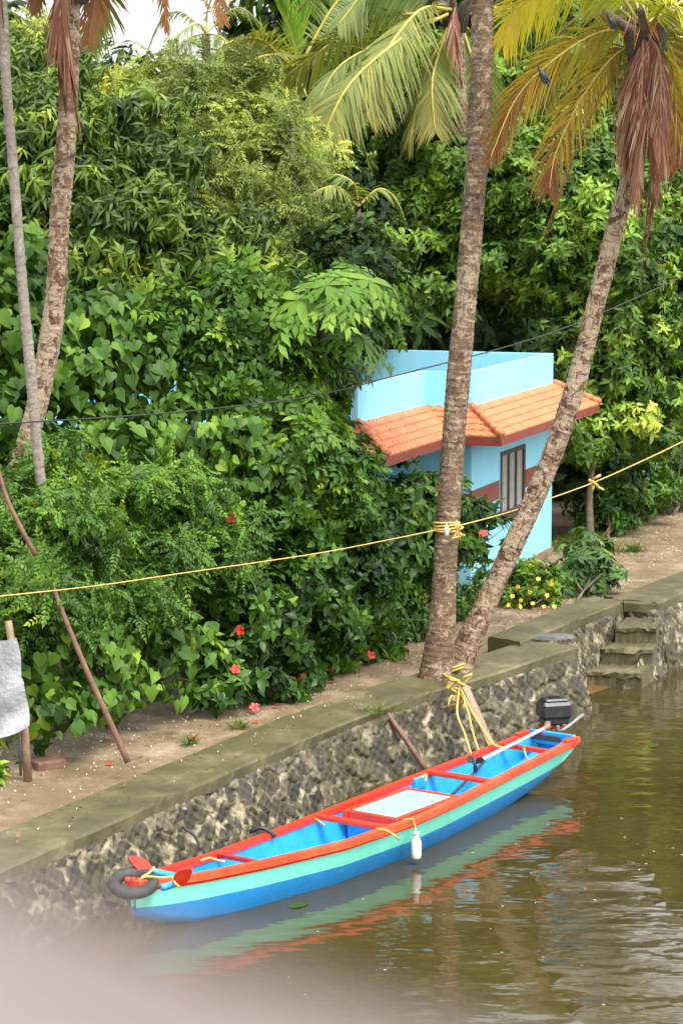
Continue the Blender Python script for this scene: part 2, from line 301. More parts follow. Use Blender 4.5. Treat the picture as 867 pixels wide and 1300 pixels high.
class MB:
    """collects shapes, links them as ONE mesh object"""
    def __init__(self): self.v, self.f, self.m, self.s, self.at = [], [], [], [], {}
    def add(self, V, F, mi=0, smooth=False):
        o = len(self.v); self.v += [tuple(map(float, p)) for p in V]
        for f in F: self.f.append([i + o for i in f]); self.m.append(mi); self.s.append(smooth)
        return self
    def box(self, c, size, ax=None, mi=0, bev=0.0):
        c = np.array(c, float); X, Y, Z = [np.array(a, float) for a in (ax or ((1, 0, 0), (0, 1, 0), (0, 0, 1)))]
        h = np.array(size) / 2
        if bev <= 0:
            V = [c + X * h[0] * a + Y * h[1] * b + Z * h[2] * d for a in (-1, 1) for b in (-1, 1) for d in (-1, 1)]
            return self.add(V, [(0, 1, 3, 2), (4, 6, 7, 5), (0, 4, 5, 1), (2, 3, 7, 6), (0, 2, 6, 4), (1, 5, 7, 3)], mi)
        b = min(bev, h.min() * .9); V = []; idx = {}
        for a in (-1, 1):
            for q in (-1, 1):
                for d in (-1, 1):
                    s = np.array((a, q, d))
                    for k in range(3):
                        p = s * (h - b); p[k] = s[k] * h[k]
                        idx[(a, q, d, k)] = len(V); V.append(c + X * p[0] + Y * p[1] + Z * p[2])
        F = []
        for k in range(3):
            i, j = [(1, 2), (2, 0), (0, 1)][k]
            for s in (-1, 1):
                quad = []
                for (p, q) in ((-1, -1), (1, -1), (1, 1), (-1, 1)):
                    t = [0, 0, 0]; t[k] = s; t[i] = p; t[j] = q; quad.append(idx[(*t, k)])
                F.append(quad if s > 0 else quad[::-1])
        for k in range(3):
            i, j = [(1, 2), (2, 0), (0, 1)][k]
            for p in (-1, 1):
                for q in (-1, 1):
                    t0 = [0, 0, 0]; t0[i] = p; t0[j] = q; t1 = list(t0); t0[k] = -1; t1[k] = 1
                    fc = [idx[(*t0, i)], idx[(*t1, i)], idx[(*t1, j)], idx[(*t0, j)]]
                    F.append(fc if p * q < 0 else fc[::-1])
        for a in (-1, 1):
            for q in (-1, 1):
                for d in (-1, 1):
                    t = [idx[(a, q, d, k)] for k in range(3)]; F.append(t if a * q * d > 0 else t[::-1])
        return self.add(V, F, mi)
    def tube(self, pts, rad, n=8, mi=0, cap=True, uv=False, smooth=True):
        pts = np.array(pts, float); k = len(pts); rad = np.full(k, rad) if np.isscalar(rad) else np.array(rad, float)
        T = np.gradient(pts, axis=0); T /= np.linalg.norm(T, axis=1)[:, None] + 1e-12
        up = np.array((0, 0, 1.)) if abs(T[0][2]) < .9 else np.array((1., 0, 0))
        N = np.cross(T[0], up); N /= np.linalg.norm(N); V = []
        an = np.linspace(0, 2 * np.pi, n, endpoint=False)
        for i in range(k):
            N = N - T[i] * np.dot(N, T[i]); N /= np.linalg.norm(N) + 1e-12; B = np.cross(T[i], N)
            for a in an: V.append(pts[i] + rad[i] * (math.cos(a) * N + math.sin(a) * B))
        F = [(i * n + j, i * n + (j + 1) % n, (i + 1) * n + (j + 1) % n, (i + 1) * n + j) for i in range(k - 1) for j in range(n)]
        if cap: F += [tuple(range(n))[::-1], tuple((k - 1) * n + j for j in range(n))]
        return self.add(V, F, mi, smooth)
    def prism(self, poly, z0, z1, mi=0):
        n = len(poly); V = [(*p[:2], z0) for p in poly] + [(*p[:2], z1) for p in poly]
        return self.add(V, [tuple(range(n))[::-1], tuple(range(n, 2 * n))] + [(i, (i + 1) % n, n + (i + 1) % n, n + i) for i in range(n)], mi)
    def ellipsoid(self, c, r, ax=None, n=12, m=8, mi=0):
        c = np.array(c, float); ax = np.array(ax if ax is not None else np.eye(3), float); V = []
        for i in range(m + 1):
            th = np.pi * i / m
            for j in range(n):
                ph = 2 * np.pi * j / n; q = np.array((r[0] * math.sin(th) * math.cos(ph), r[1] * math.sin(th) * math.sin(ph), r[2] * math.cos(th)))
                V.append(c + q @ ax)
        F = [(i * n + j, (i + 1) * n + j, (i + 1) * n + (j + 1) % n, i * n + (j + 1) % n) for i in range(m) for j in range(n)]
        return self.add(V, F, mi, True)
    def build(self, name, mats, parent=None, attrs=None):
        V = np.array(self.v); V = V - (root_loc(parent) if parent is not None else 0)
        me = fast_mesh(name, V, [i for f in self.f for i in f], [len(f) for f in self.f], mats, self.m, attrs, self.s)
        return link(name, me, parent)
    def solo(self, name, mats, label, cat, group=None, kind=None, attrs=None):
        """top-level thing of one mesh: origin at its base"""
        V = np.array(self.v); o = np.array(((V[:, 0].min() + V[:, 0].max()) / 2, (V[:, 1].min() + V[:, 1].max()) / 2, V[:, 2].min()))
        me = fast_mesh(name, V - o, [i for f in self.f for i in f], [len(f) for f in self.f], mats, self.m, attrs, self.s)
        ob = link(name, me, None); ob.location = o; return tag(ob, label, cat, group, kind)

def bez(p0, p1, p2, n):
    t = np.linspace(0, 1, n)[:, None]; p0, p1, p2 = map(np.array, (p0, p1, p2))
    return (1 - t) ** 2 * p0 + 2 * t * (1 - t) * p1 + t * t * p2
def spline(pts, n):
    """Catmull-Rom through points"""
    P = np.array(pts, float); P = np.vstack([2 * P[0] - P[1], P, 2 * P[-1] - P[-2]]); k = len(P) - 3; out = []
    for q in np.linspace(0, k - 1e-6, n):
        i = int(q); t = q - i; a, b, c, d = P[i:i + 4]
        out.append(.5 * (2 * b + (c - a) * t + (2 * a - 5 * b + 4 * c - d) * t * t + (3 * b - a - 3 * c + d) * t ** 3))
    return np.array(out)
def sag(a, b, drop, n=24):
    a, b = np.array(a), np.array(b); t = np.linspace(0, 1, n)[:, None]
    return a + (b - a) * t - np.array((0, 0, drop)) * 4 * t * (1 - t)

# ---------------------------------------------------------------- leaf templates
class Tmpl:
    def __init__(self): self.V, self.F, self.J = [], [], []
    def put(self, verts, faces, rot=None, off=(0, 0, 0), jit=0.0):
        o = len(self.V); verts = np.array(verts, float)
        if rot is not None: verts = verts @ np.array(rot).T
        verts = verts + np.array(off); self.V += list(verts); self.J += [jit] * len(verts)
        self.F += [[i + o for i in f] for f in faces]
    def done(self):
        return (np.array(self.V), np.array([i for f in self.F for i in f]), np.array([len(f) for f in self.F]), np.array(self.J))
def blade(L, W, prof, droop=.25, fold=.25):
    """leaf along +x; prof = [(t, half width fraction)]; first and last are points"""
    V, F = [], []; st = [(0, 0)] + list(prof) + [(1, 0)]
    zz = lambda t, y: fold * abs(y) * W - droop * L * t * t
    mid = []; lf = []; rt = []
    for t, w in st:
        mid.append(len(V)); V.append((t * L, 0, zz(t, 0)))
        if w > 0:
            lf.append(len(V)); V.append((t * L, w * W, zz(t, w))); rt.append(len(V)); V.append((t * L, -w * W, zz(t, w)))
        else: lf.append(None); rt.append(None)
    for i in range(len(st) - 1):
        for side, fl in ((lf, 1), (rt, -1)):
            q = [mid[i], mid[i + 1], side[i + 1], side[i]]; q = [k for k in q if k is not None]
            F.append(q if fl > 0 else q[::-1])
    return V, F
def rot_zy(yaw, pitch, roll=0):
    return np.array(Matrix.Rotation(yaw, 3, 'Z') @ Matrix.Rotation(-pitch, 3, 'Y') @ Matrix.Rotation(roll, 3, 'X'))
LANCE = [(.3, .42), (.6, .4), (.85, .17)]; OVAL = [(.25, .42), (.6, .46), (.88, .2)]; OBOV = [(.35, .25), (.7, .5), (.92, .3)]
RH = [(.45, .5)]
rj = lambda a=.5: random.uniform(-a, a)
def t_rosette(n, L, W, prof, pitch=(.1, .9), droop=.35, spiral=.0):
    t = Tmpl()
    for i in range(n):
        l = L * random.uniform(.7, 1.1); v, f = blade(l, W * l / L, prof, droop * random.uniform(.6, 1.5), .25)
        t.put(v, f, rot_zy(i * 2.4 + rj(.3), random.uniform(*pitch), rj(.5)), (0, 0, spiral * i / n), rj(.22))
    return t.done()
def t_single(L, W, prof, droop=.3):
    t = Tmpl(); v, f = blade(L, W, prof, droop, .3); t.put(v, f); return t.done()
def t_heart(L):
    V2 = [(0, 0), (-.16, .24), (.03, .47), (.35, .5), (.7, .26), (1, 0)]; t = Tmpl()
    V, F = [], []
    for s in (1, -1):
        o = len(V); pts = [(0, 0), (.35, 0), (.7, 0), (1.04, 0)] + [(x, y * s) for x, y in V2[1:5]]
        V += [(x * L, y * L, L * (.22 * abs(y) - .25 * x * abs(x))) for x, y in pts]
        fs = [(0, 6, 5, 4)[:0] or (0, 5, 4), (0, 1, 6, 5), (1, 2, 7, 6), (2, 3, 7)]
        F += [[i + o for i in (f if s > 0 else f[::-1])] for f in fs]
    t.put(V, F); return t.done()
def t_pinnate(n, L, l, w, droop=.3, prof=RH):
    t = Tmpl()
    for i in range(n):
        x = L * (i + .8) / n; z = -droop * L * (x / L) ** 2
        for s in (1, -1):
            ll = l * random.uniform(.8, 1.1) * (1 - .35 * (i / n) ** 2); v, f = blade(ll, w, prof, .3, .2)
            t.put(v, f, rot_zy(s * (1.05 - .3 * i / n) + rj(.12), -.15 + rj(.25), rj(.4)), (x, 0, z), rj(.12))
    v, f = blade(l, w, prof, .3, .2); t.put(v, f, rot_zy(rj(.2), -.3), (L, 0, -droop * L), rj(.1))
    return t.done()
def t_spray(k, n, L, l, w, prof=RH, droop=.35):
    """a twig end carrying k pinnate leaves"""
    t = Tmpl()
    for i in range(k):
        V, lo, sz, J = t_pinnate(n, L * random.uniform(.75, 1.1), l, w, droop, prof); F = []; p = 0
        for s in sz: F.append(list(lo[p:p + s])); p += s
        o = len(t.V); rt = rot_zy(i * 2.4 + rj(.4), random.uniform(-.1, .9), rj(.3)); jj = rj(.18)
        t.V += list(V @ rt.T); t.J += list(J + jj); t.F += [[q + o for q in f] for f in F]
    return t.done()
def t_palmate(n, L, W, prof, spread=2.3, droop=.3, lobes=False):
    t = Tmpl()
    for i in range(n):
        a = spread * (2 * i / (n - 1) - 1); ll = L * (1 - .35 * abs(a) / spread) * random.uniform(.9, 1.05)
        v, f = blade(ll, W, prof, droop * random.uniform(.7, 1.4), .15); t.put(v, f, rot_zy(a, -.1 + rj(.15), rj(.2)), (0, 0, 0), rj(.08))
        if lobes:
            for x in (.45, .7):
                for s in (1, -1):
                    v, f = blade(ll * .38, W * .6, RH, .3, .15)
                    t.put(v, f, rot_zy(a + s * .75, -.25), (math.cos(a) * ll * x, math.sin(a) * ll * x, -droop * ll * x * x - .005), rj(.08))
    return t.done()
def t_flower(L, n=5):
    t = Tmpl()
    for i in range(n):
        v, f = blade(L, L * .8, OBOV, .35, .1); t.put(v, f, rot_zy(i * 2 * math.pi / n, .45 + rj(.2)))
    return t.done()
TM = {
    'mango': [t_rosette(9, .27, .07, LANCE, (-1.0, .35), .55, .12) for _ in range(5)],
    'dark': [t_rosette(8, .4, .14, OVAL, (-.3, .7), .4) for _ in range(4)],
    'light': [t_rosette(10, .21, .085, OVAL, (-.5, .8), .45, .12) for _ in range(5)],
    'feather': [t_spray(4, 8, .5, .14, .04) for _ in range(4)],
    'fern': [t_spray(4, 7, .3, .085, .036) for _ in range(4)],
    'serr': [t_spray(4, 3, .27, .17, .085, LANCE) for _ in range(5)],
    'heart': [t_heart(.24), t_heart(.17), t_heart(.2), t_heart(.14)],
    'hibis': [t_rosette(7, .19, .105, OVAL, (-.3, .9), .35, .1) for _ in range(5)],
    'oval': [t_rosette(6, .24, .1, OVAL, (-.2, .9), .3, .12) for _ in range(5)],
    'small': [t_rosette(8, .13, .06, LANCE, (-.2, 1.0), .3, .06) for _ in range(4)],
    'papaya': [t_palmate(7, .5, .13, LANCE, 2.5, .3, True) for _ in range(3)],
    'cassava': [t_palmate(7, .34, .1, LANCE, 2.0, .3) for _ in range(4)],
    'grass': [t_rosette(11, .3, .02, LANCE, (.6, 1.4), .5) for _ in range(3)],
}
UP = np.array((0, 0, 1.0))
def nrm(v): return v / (np.linalg.norm(v, axis=-1, keepdims=True) + 1e-9)
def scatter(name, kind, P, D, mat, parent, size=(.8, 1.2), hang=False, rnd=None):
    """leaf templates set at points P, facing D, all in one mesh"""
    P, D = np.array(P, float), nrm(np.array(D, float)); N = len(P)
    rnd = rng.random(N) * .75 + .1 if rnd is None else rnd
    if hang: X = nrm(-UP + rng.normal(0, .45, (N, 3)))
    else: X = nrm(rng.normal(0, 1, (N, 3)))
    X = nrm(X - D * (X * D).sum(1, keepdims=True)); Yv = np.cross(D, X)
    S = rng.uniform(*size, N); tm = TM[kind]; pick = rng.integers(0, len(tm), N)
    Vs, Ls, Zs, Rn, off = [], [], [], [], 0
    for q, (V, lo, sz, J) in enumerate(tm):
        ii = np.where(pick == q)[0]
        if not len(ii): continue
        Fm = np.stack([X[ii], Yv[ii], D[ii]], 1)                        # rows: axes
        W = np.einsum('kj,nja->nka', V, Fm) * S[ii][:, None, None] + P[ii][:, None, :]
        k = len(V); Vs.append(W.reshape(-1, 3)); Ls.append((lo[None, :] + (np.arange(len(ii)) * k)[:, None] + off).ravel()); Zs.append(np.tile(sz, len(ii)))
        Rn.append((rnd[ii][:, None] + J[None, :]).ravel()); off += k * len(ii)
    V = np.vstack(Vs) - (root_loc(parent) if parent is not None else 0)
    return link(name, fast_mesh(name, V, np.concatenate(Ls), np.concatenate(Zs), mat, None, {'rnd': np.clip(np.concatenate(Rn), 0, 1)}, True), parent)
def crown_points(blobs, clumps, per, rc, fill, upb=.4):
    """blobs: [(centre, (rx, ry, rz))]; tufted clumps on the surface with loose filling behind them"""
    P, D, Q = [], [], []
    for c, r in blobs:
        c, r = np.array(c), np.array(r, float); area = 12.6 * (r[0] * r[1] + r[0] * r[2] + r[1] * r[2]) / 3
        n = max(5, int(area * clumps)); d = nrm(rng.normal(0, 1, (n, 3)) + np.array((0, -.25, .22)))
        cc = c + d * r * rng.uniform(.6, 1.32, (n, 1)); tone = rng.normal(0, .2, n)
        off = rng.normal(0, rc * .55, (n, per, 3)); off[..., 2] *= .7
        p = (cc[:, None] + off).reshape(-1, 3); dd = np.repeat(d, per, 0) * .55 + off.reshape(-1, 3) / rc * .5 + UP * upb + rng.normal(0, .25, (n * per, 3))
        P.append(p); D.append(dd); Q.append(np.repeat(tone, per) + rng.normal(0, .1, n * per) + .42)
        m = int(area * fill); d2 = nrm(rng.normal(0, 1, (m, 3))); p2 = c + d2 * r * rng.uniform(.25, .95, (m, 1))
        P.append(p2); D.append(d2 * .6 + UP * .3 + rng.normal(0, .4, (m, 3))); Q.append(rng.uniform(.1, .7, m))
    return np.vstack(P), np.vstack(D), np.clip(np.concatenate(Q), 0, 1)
def branches(base, blobs, r0, lean=0.35, bark='bark', parent=None, name='trunk'):
    mb = MB(); base = np.array(base, float); cs = [np.array(b[0]) for b in blobs]; top = np.mean(cs, 0)
    fork = base + (top - base) * lean; mb.tube(spline([base - UP * .1, base + (fork - base) * .5 + rng.normal(0, .06, 3), fork], 8), np.linspace(r0, r0 * .7, 8), 9)
    for c in cs:
        mid = fork + (c - fork) * .5 + rng.normal(0, .12, 3) + UP * .1
        mb.tube(spline([fork, mid, c], 8), np.linspace(r0 * .55, r0 * .12, 8), 6)
        for _ in range(3):
            e = c + nrm(rng.normal(0, 1, 3)) * .6; mb.tube(spline([mid, (mid + e) / 2 + rng.normal(0, .1, 3), e], 5), np.linspace(r0 * .25, r0 * .05, 5), 5)
    return mb.build(name, M[bark], parent)
def plant(name, base, blobs, kind, mat, label, cat, dens, size=(.8, 1.2), r0=.08, lean=.35, group=None, hang=False, bark='bark', crown='crown', stem='trunk', upb=.4):
    t = thing(name, base, label, cat, group)
    P, D, Q = crown_points(blobs, *dens, upb=upb)
    k = P[:, 2] > base[2] + .02; P, D, Q = P[k], D[k], Q[k]
    scatter(crown, kind, P, D, M[mat], t, size, hang, Q)
    branches(base, blobs, r0, lean, bark, t, stem)
    return t
def flowers(t, pts, mat, L=.1, name='flower'):
    V, lo, sz, J = t_flower(L)
    for p in pts:
        D = nrm(np.array((rng.normal(0, .4), -1, .35 + rng.normal(0, .3)))); X = nrm(np.cross(D, UP)); Yv = np.cross(D, X)
        W = V @ np.stack([X, Yv, D]) + np.array(p)
        link(name, fast_mesh(name, W - root_loc(t), lo, sz, M[mat]), t)

# ---------------------------------------------------------------- ground, water, path
PATH_Z = .92
bank = [(-25, -15), (-12.2, 10.6), (-3.94, 27.11), (0, 35.0), (1.6, 37.0), (2.6, 38.1), (3.8, 40.3), (5.2, 44.0), (6.5, 45.46), (11.5, 54.5), (24, 77), (330, 630)]
def offset(line, d):
    L = np.array(line, float); T = np.gradient(L, axis=0); T /= np.linalg.norm(T, axis=1)[:, None]; return L + np.stack([-T[:, 1], T[:, 0]], 1) * d
def strip_sheet(name, a, b, z, mat, nacross, kind, amp=.02, sub=10):
    """sheet between two plan lines, gently uneven"""
    a, b = np.array(a), np.array(b)
    def dense(L):
        out = []
        for i in range(len(L) - 1): out += [L[i] + (L[i + 1] - L[i]) * t for t in np.linspace(0, 1, sub, endpoint=False)]
        return np.array(out + [L[-1]])
    a, b = dense(a), dense(b); n = len(a); V, F = [], []
    for j in range(nacross + 1):
        q = a + (b - a) * j / nacross
        for i in range(n): V.append((*q[i], z + (rng.normal(0, amp) if 0 < j < nacross else 0)))
    F = [(j * n + i, j * n + i + 1, (j + 1) * n + i + 1, (j + 1) * n + i) for j in range(nacross) for i in range(n - 1)]
    mb = MB().add(V, F, 0, True); o = mb.build(name, mat); return tag(o, kind=kind)
land_edge = offset(bank, .45)
far_edge = np.array([(-900, -400), (-900, -100), (-900, 100), (-800, 300), (-700, 500), (-600, 700), (-500, 800), (-400, 900), (-200, 1000), (0, 1100), (200, 1200), (400, 1300)])
strip_sheet('ground', land_edge, far_edge, PATH_Z - .04, M['soil'], 30, 'structure', .0)
path_in = offset(bank, .5)
path_out = np.array([(-29, -12), (-16.2, 12.5), (-7.4, 30.0), (-3.4, 36.0), (-1.6, 38.9), (.4, 41.2), (2.3, 44.8), (3.6, 48.2), (4.7, 53.0), (8.4, 59.6), (20, 80), (320, 640)])
strip_sheet('path', path_in, path_out, PATH_Z, M['path'], 10, 'structure', .007, 14)
w = MB().add([(-600, -300, 0), (900, -300, 0), (900, 1200, 0), (-600, 1200, 0)], [(0, 1, 2, 3)])
tag(w.build('water', M['water']), kind='structure')
mud = MB(); mp = [(4.0, 41.0), (4.9, 42.2), (5.55, 43.2), (5.3, 43.9), (4.3, 43.2), (3.6, 41.6)]
mud.add([(*p, -.05 if i in (0, 1, 2) else .03) for i, p in enumerate(mp)] + [(4.65, 42.7, .05)], [(i, (i + 1) % 6, 6) for i in range(6)], 0, True)
tag(mud.build('mud_bank', M['mud']), kind='structure')

# ---------------------------------------------------------------- embankment walls with copings, steps
def stone_face(name, top, bot, ztop, parent, size=.31, disp=.055, res=.026):
    """rubble face between a top plan line and a bottom plan line (z 'ztop' list down to -0.3)"""
    top, bot = np.array(top, float), np.array(bot, float); ztop = np.array(ztop, float)
    seg = np.r_[0, np.cumsum(np.linalg.norm(np.diff(top, axis=0), axis=1))]; nu = max(3, int(seg[-1] / res)); nv = max(3, int(1.45 / res))
    u = np.linspace(0, seg[-1], nu); tx = np.stack([np.interp(u, seg, top[:, k]) for k in (0, 1)], 1); bx = np.stack([np.interp(u, seg, bot[:, k]) for k in (0, 1)], 1); zt = np.interp(u, seg, ztop)
    v = np.linspace(0, 1, nv); P = np.zeros((nv, nu, 3))
    P[..., :2] = tx[None] + (bx - tx)[None] * v[:, None, None]; P[..., 2] = zt[None] + (-.3 - zt)[None] * v[:, None]
    U = np.broadcast_to(u[None], (nv, nu)); Vv = P[..., 2]
    wob = lambda s, ph: np.sin(U * s + ph) * np.cos(Vv * s * 1.3 + ph * 2)
    U2 = U + .05 * wob(7, 1) + .03 * wob(17, 2); V2 = Vv + .05 * wob(9, 3) + .03 * wob(19, 4)
    gu, gv = np.floor(U2 / size).astype(int), np.floor(V2 / (size * .8)).astype(int)
    h = lambda i, j, k: (np.sin(i * 127.1 + j * 311.7 + k * 74.7) * 43758.5453) % 1.0
    d1 = np.full(U.shape, 9.); d2 = d1.copy(); cid = np.zeros(U.shape); tilt = np.zeros(U.shape)
    for a in (-2, -1, 0, 1, 2):
        for b in (-2, -1, 0, 1, 2):
            i, j = gu + a, gv + b; sx = (i + .05 + .9 * h(i, j, 1)) * size; sy = (j + .05 + .9 * h(i, j, 2)) * size * .8
            wgt = .6 + .85 * h(i, j, 3); d = np.hypot(U2 - sx, (V2 - sy) * 1.1) / wgt
            nw = d < d1; d2 = np.where(nw, d1, np.minimum(d2, d)); cid = np.where(nw, h(i, j, 4), cid); tilt = np.where(nw, ((U2 - sx) * (h(i, j, 5) - .5) + (V2 - sy) * (h(i, j, 6) - .5)) / size * 1.6, tilt); d1 = np.where(nw, d, d1)
    e = d2 - d1; bul = np.clip(e / .05, 0, 1) ** .7 * (.45 + .75 * cid + tilt)
    tang = np.gradient(tx, axis=0); tang /= np.linalg.norm(tang, axis=1)[:, None]; nout = np.stack([tang[:, 1], -tang[:, 0]], 1)
    amt = disp * bul + .012 * wob(31, 5); fade = np.clip(v / .04, 0, 1)[:, None] * np.clip(np.minimum(u, u[-1] - u) / .12, 0, 1)[None]
    P[..., :2] += nout[None] * (amt * fade)[..., None]
    idx = np.arange(nv * nu).reshape(nv, nu); q = np.stack([idx[:-1, :-1], idx[1:, :-1], idx[1:, 1:], idx[:-1, 1:]], -1).reshape(-1, 4)
    V = P.reshape(-1, 3) - (root_loc(parent) if parent is not None else 0)
    me = fast_mesh(name, V, q.ravel(), np.full(len(q), 4), M['stone'], None, {'cell': cid.ravel(), 'edge': e.ravel()}, True)
    return link(name, me, parent)
def coping(name, outer, inner, ztop, thick, parent, sub=60):
    """concrete cap between two plan lines with worn, uneven edges"""
    def dense(L, z):
        L = np.array(L, float); s = np.r_[0, np.cumsum(np.linalg.norm(np.diff(L, axis=0), axis=1))]; n = max(2, int(s[-1] / .12)); q = np.linspace(0, s[-1], sub * 0 + n)
        return n, L, s
    n = max(4, int(np.linalg.norm(np.diff(np.array(outer), axis=0), axis=1).sum() / .12))
    def res(L, z):
        L = np.array(L, float); s = np.r_[0, np.cumsum(np.linalg.norm(np.diff(L, axis=0), axis=1))]; s = s / s[-1]; q = np.linspace(0, 1, n)
        return np.stack([np.interp(q, s, L[:, 0]), np.interp(q, s, L[:, 1]), np.interp(q, s, np.array(z, float))], 1)
    O, I = res(outer, ztop), res(inner, ztop); nd = I - O; nd[:, 2] = 0; nd /= np.linalg.norm(nd, axis=1)[:, None]
    jit = lambda a: (rng.normal(0, a * .5, n) + np.interp(np.arange(n), np.arange(0, n + 6, 6), rng.normal(0, a * 1.2, len(np.arange(0, n + 6, 6)))))[:, None]
    rows = [O + nd * .05 - UP * thick, O + nd * jit(.012) - UP * (thick * .95), O + nd * jit(.010) - UP * .035, O + nd * (.03 + jit(.006))]
    rows += [O + (I - O) * k + UP * jit(.006) for k in (.2, .4, .6, .8)]
    rows += [I - nd * .03, I + nd * jit(.01) - UP * .04, I - UP * (thick + .1)]
    V = np.vstack(rows); k = len(rows)
    F = [(j * n + i, j * n + i + 1, (j + 1) * n + i + 1, (j + 1) * n + i) for j in range(k - 1) for i in range(n - 1)]
    F += [tuple(j * n for j in range(k)), tuple(j * n + n - 1 for j in range(k))[::-1]]
    return MB().add(V, F, 0, False).build(name, M['concrete'], parent)
def wall(outer, ztop, width, batter, label, name='embankment_wall'):
    o = np.array(outer, float); t = thing(name, (*o[len(o) // 2], 0), label, 'wall')
    stone_face('stone_face', offset(o, .04), offset(o, -batter), [z - .12 for z in ztop], t)
    coping('coping', o, offset(o, width), ztop, .17, t); return t
A_line = [(-25, -15), (-12.2, 10.6), (-3.94, 27.11), (-1.65, 31.70), (0, 34.98), (1.35, 36.9), (2.59, 38.35), (3.6, 39.7), (3.99, 40.15)]
tA = wall(A_line, [1.0, 1.0, 1.0, 1.0, 1.0, 1.07, 1.12, 1.17, 1.18], 1.0, .32, 'long rubble stone embankment wall with mossy concrete coping running beside the moored boat')
# rounded end of the wall at the inlet
stone_face('stone_face', [offset(A_line, .04)[-1], (3.93, 40.6), (3.55, 41.0), (3.2, 41.2)], [offset(A_line, -.32)[-1], (4.36, 41.0), (4.0, 41.7), (3.5, 42.0)], [1.06] * 4, tA)
B_f, B_b = [(2.98, 39.95), (5.24, 44.37)], [(2.35, 40.28), (4.72, 44.65)]
tB = thing('embankment_wall', (4, 42.5, 0), 'short stepped back embankment wall with raised coping end beside the stone steps', 'wall')
stone_face('stone_face', [(3.03, 39.95), (5.2, 44.37)], [(3.3, 40.6), (5.45, 44.3)], [1.1, 1.1], tB, .3, .03)
coping('coping', [(3.02, 40.25), (5.24, 44.37)], [(2.5, 40.75), (4.65, 44.9)], [1.25, 1.25], .35, tB)
tC = thing('embankment_wall', (6.2, 44.8, 0), 'pale rubble stone embankment wall right of the steps running away upstream', 'wall')
C_o = [(5.86, 44.19), (6.5, 45.46), (11.5, 54.5), (24, 77), (60, 142)]
stone_face('stone_face', offset(C_o[:4], .04), offset(C_o[:4], -.35), [1.12] * 4, tC, .3, .06, .045)
stone_face('stone_face', [(5.25, 44.5), (5.88, 44.16)], [(5.25, 44.45), (6.1, 43.9)], [1.12, 1.12], tC, .25, .05)
stone_face('stone_face', [offset(C_o[:4], .04)[0], (5.55, 43.4), (5.25, 42.6), (5.0, 42.35)], [offset(C_o[:4], -.35)[0], (5.85, 43.1), (5.5, 42.3), (5.1, 42.1)], [1.1, .62, .3, .05], tC, .3, .05)
coping('coping', C_o, offset(C_o, .95), [1.25] * 5, .17, tC)
coping('landing', [(5.24, 44.37), (5.86, 44.19)], [(4.95, 45.1), (5.5, 45.0)], [1.245, 1.245], .2, tC)
ts = thing('stone_steps', (4.9, 43.2, 0), 'flight of worn mossy stone steps going down to the water in the wall gap', 'steps')
def step(front, back, ztop, zbot):
    (a, b), (c, d) = front, back
    a, b, c, d = map(np.array, (a, b, c, d)); n = 12; rows = []
    L = lambda p, q: np.array([p + (q - p) * t for t in np.linspace(0, 1, n)])
    Fr, Bk = L(a, b), L(c, d); dn = nrm(Bk - Fr); j = lambda s: rng.normal(0, s, (n, 1))
    mk = lambda P2, z: np.hstack([P2, np.full((n, 1), z) + j(.01)])
    rows = [mk(Fr + dn * .05, zbot), mk(Fr + dn * (.04 + j(.015)), ztop - .13), mk(Fr + dn * j(.02), ztop - .1), mk(Fr + dn * j(.02), ztop - .03), mk(Fr + dn * .05, ztop), mk((Fr + Bk) / 2, ztop), mk(Bk, ztop)]
    V = np.vstack(rows); k = len(rows); F = [(q * n + i, q * n + i + 1, (q + 1) * n + i + 1, (q + 1) * n + i) for q in range(k - 1) for i in range(n - 1)]
    F += [tuple(q * n for q in range(k)) , tuple(q * n + n - 1 for q in range(k))[::-1]]
    MB().add(V, F, 0, False).build('step', M['concrete'], ts)
step([(4.98, 43.44), (5.72, 43.40)], [(5.3, 44.42), (5.9, 44.2)], .94, .3)
step([(4.68, 43.05), (5.62, 43.0)], [(5.05, 43.75), (5.8, 43.7)], .62, .1)
step([(4.32, 42.5), (5.33, 42.32)], [(4.75, 43.3), (5.7, 43.2)], .31, -.3)
sl = MB(); c = np.array((3.62, 40.75, 1.215)); sl.add([c + np.array(p) for p in [(-.35, -.12, 0), (.05, -.22, 0), (.38, -.02, 0), (.25, .2, 0), (-.2, .18, 0), (-.34, -.1, .045), (.05, -.2, .05), (.36, -.02, .045), (.24, .18, .05), (-.2, .16, .045)]], [(5, 6, 7, 8, 9), (0, 1, 6, 5), (1, 2, 7, 6), (2, 3, 8, 7), (3, 4, 9, 8), (4, 0, 5, 9)])
sl.solo('slate_slab', M['slate'], 'flat grey slate slab lying loose on the end of the mossy coping', 'slab')
pp = atz(662, 865, .78); nw = np.array((.84, -.54, 0))
MB().tube([pp - nw * .3 , pp + nw * .12], .045, 12).solo('drain_pipe', M['slate'], 'short grey drain pipe stub sticking out of the rubble wall', 'pipe')

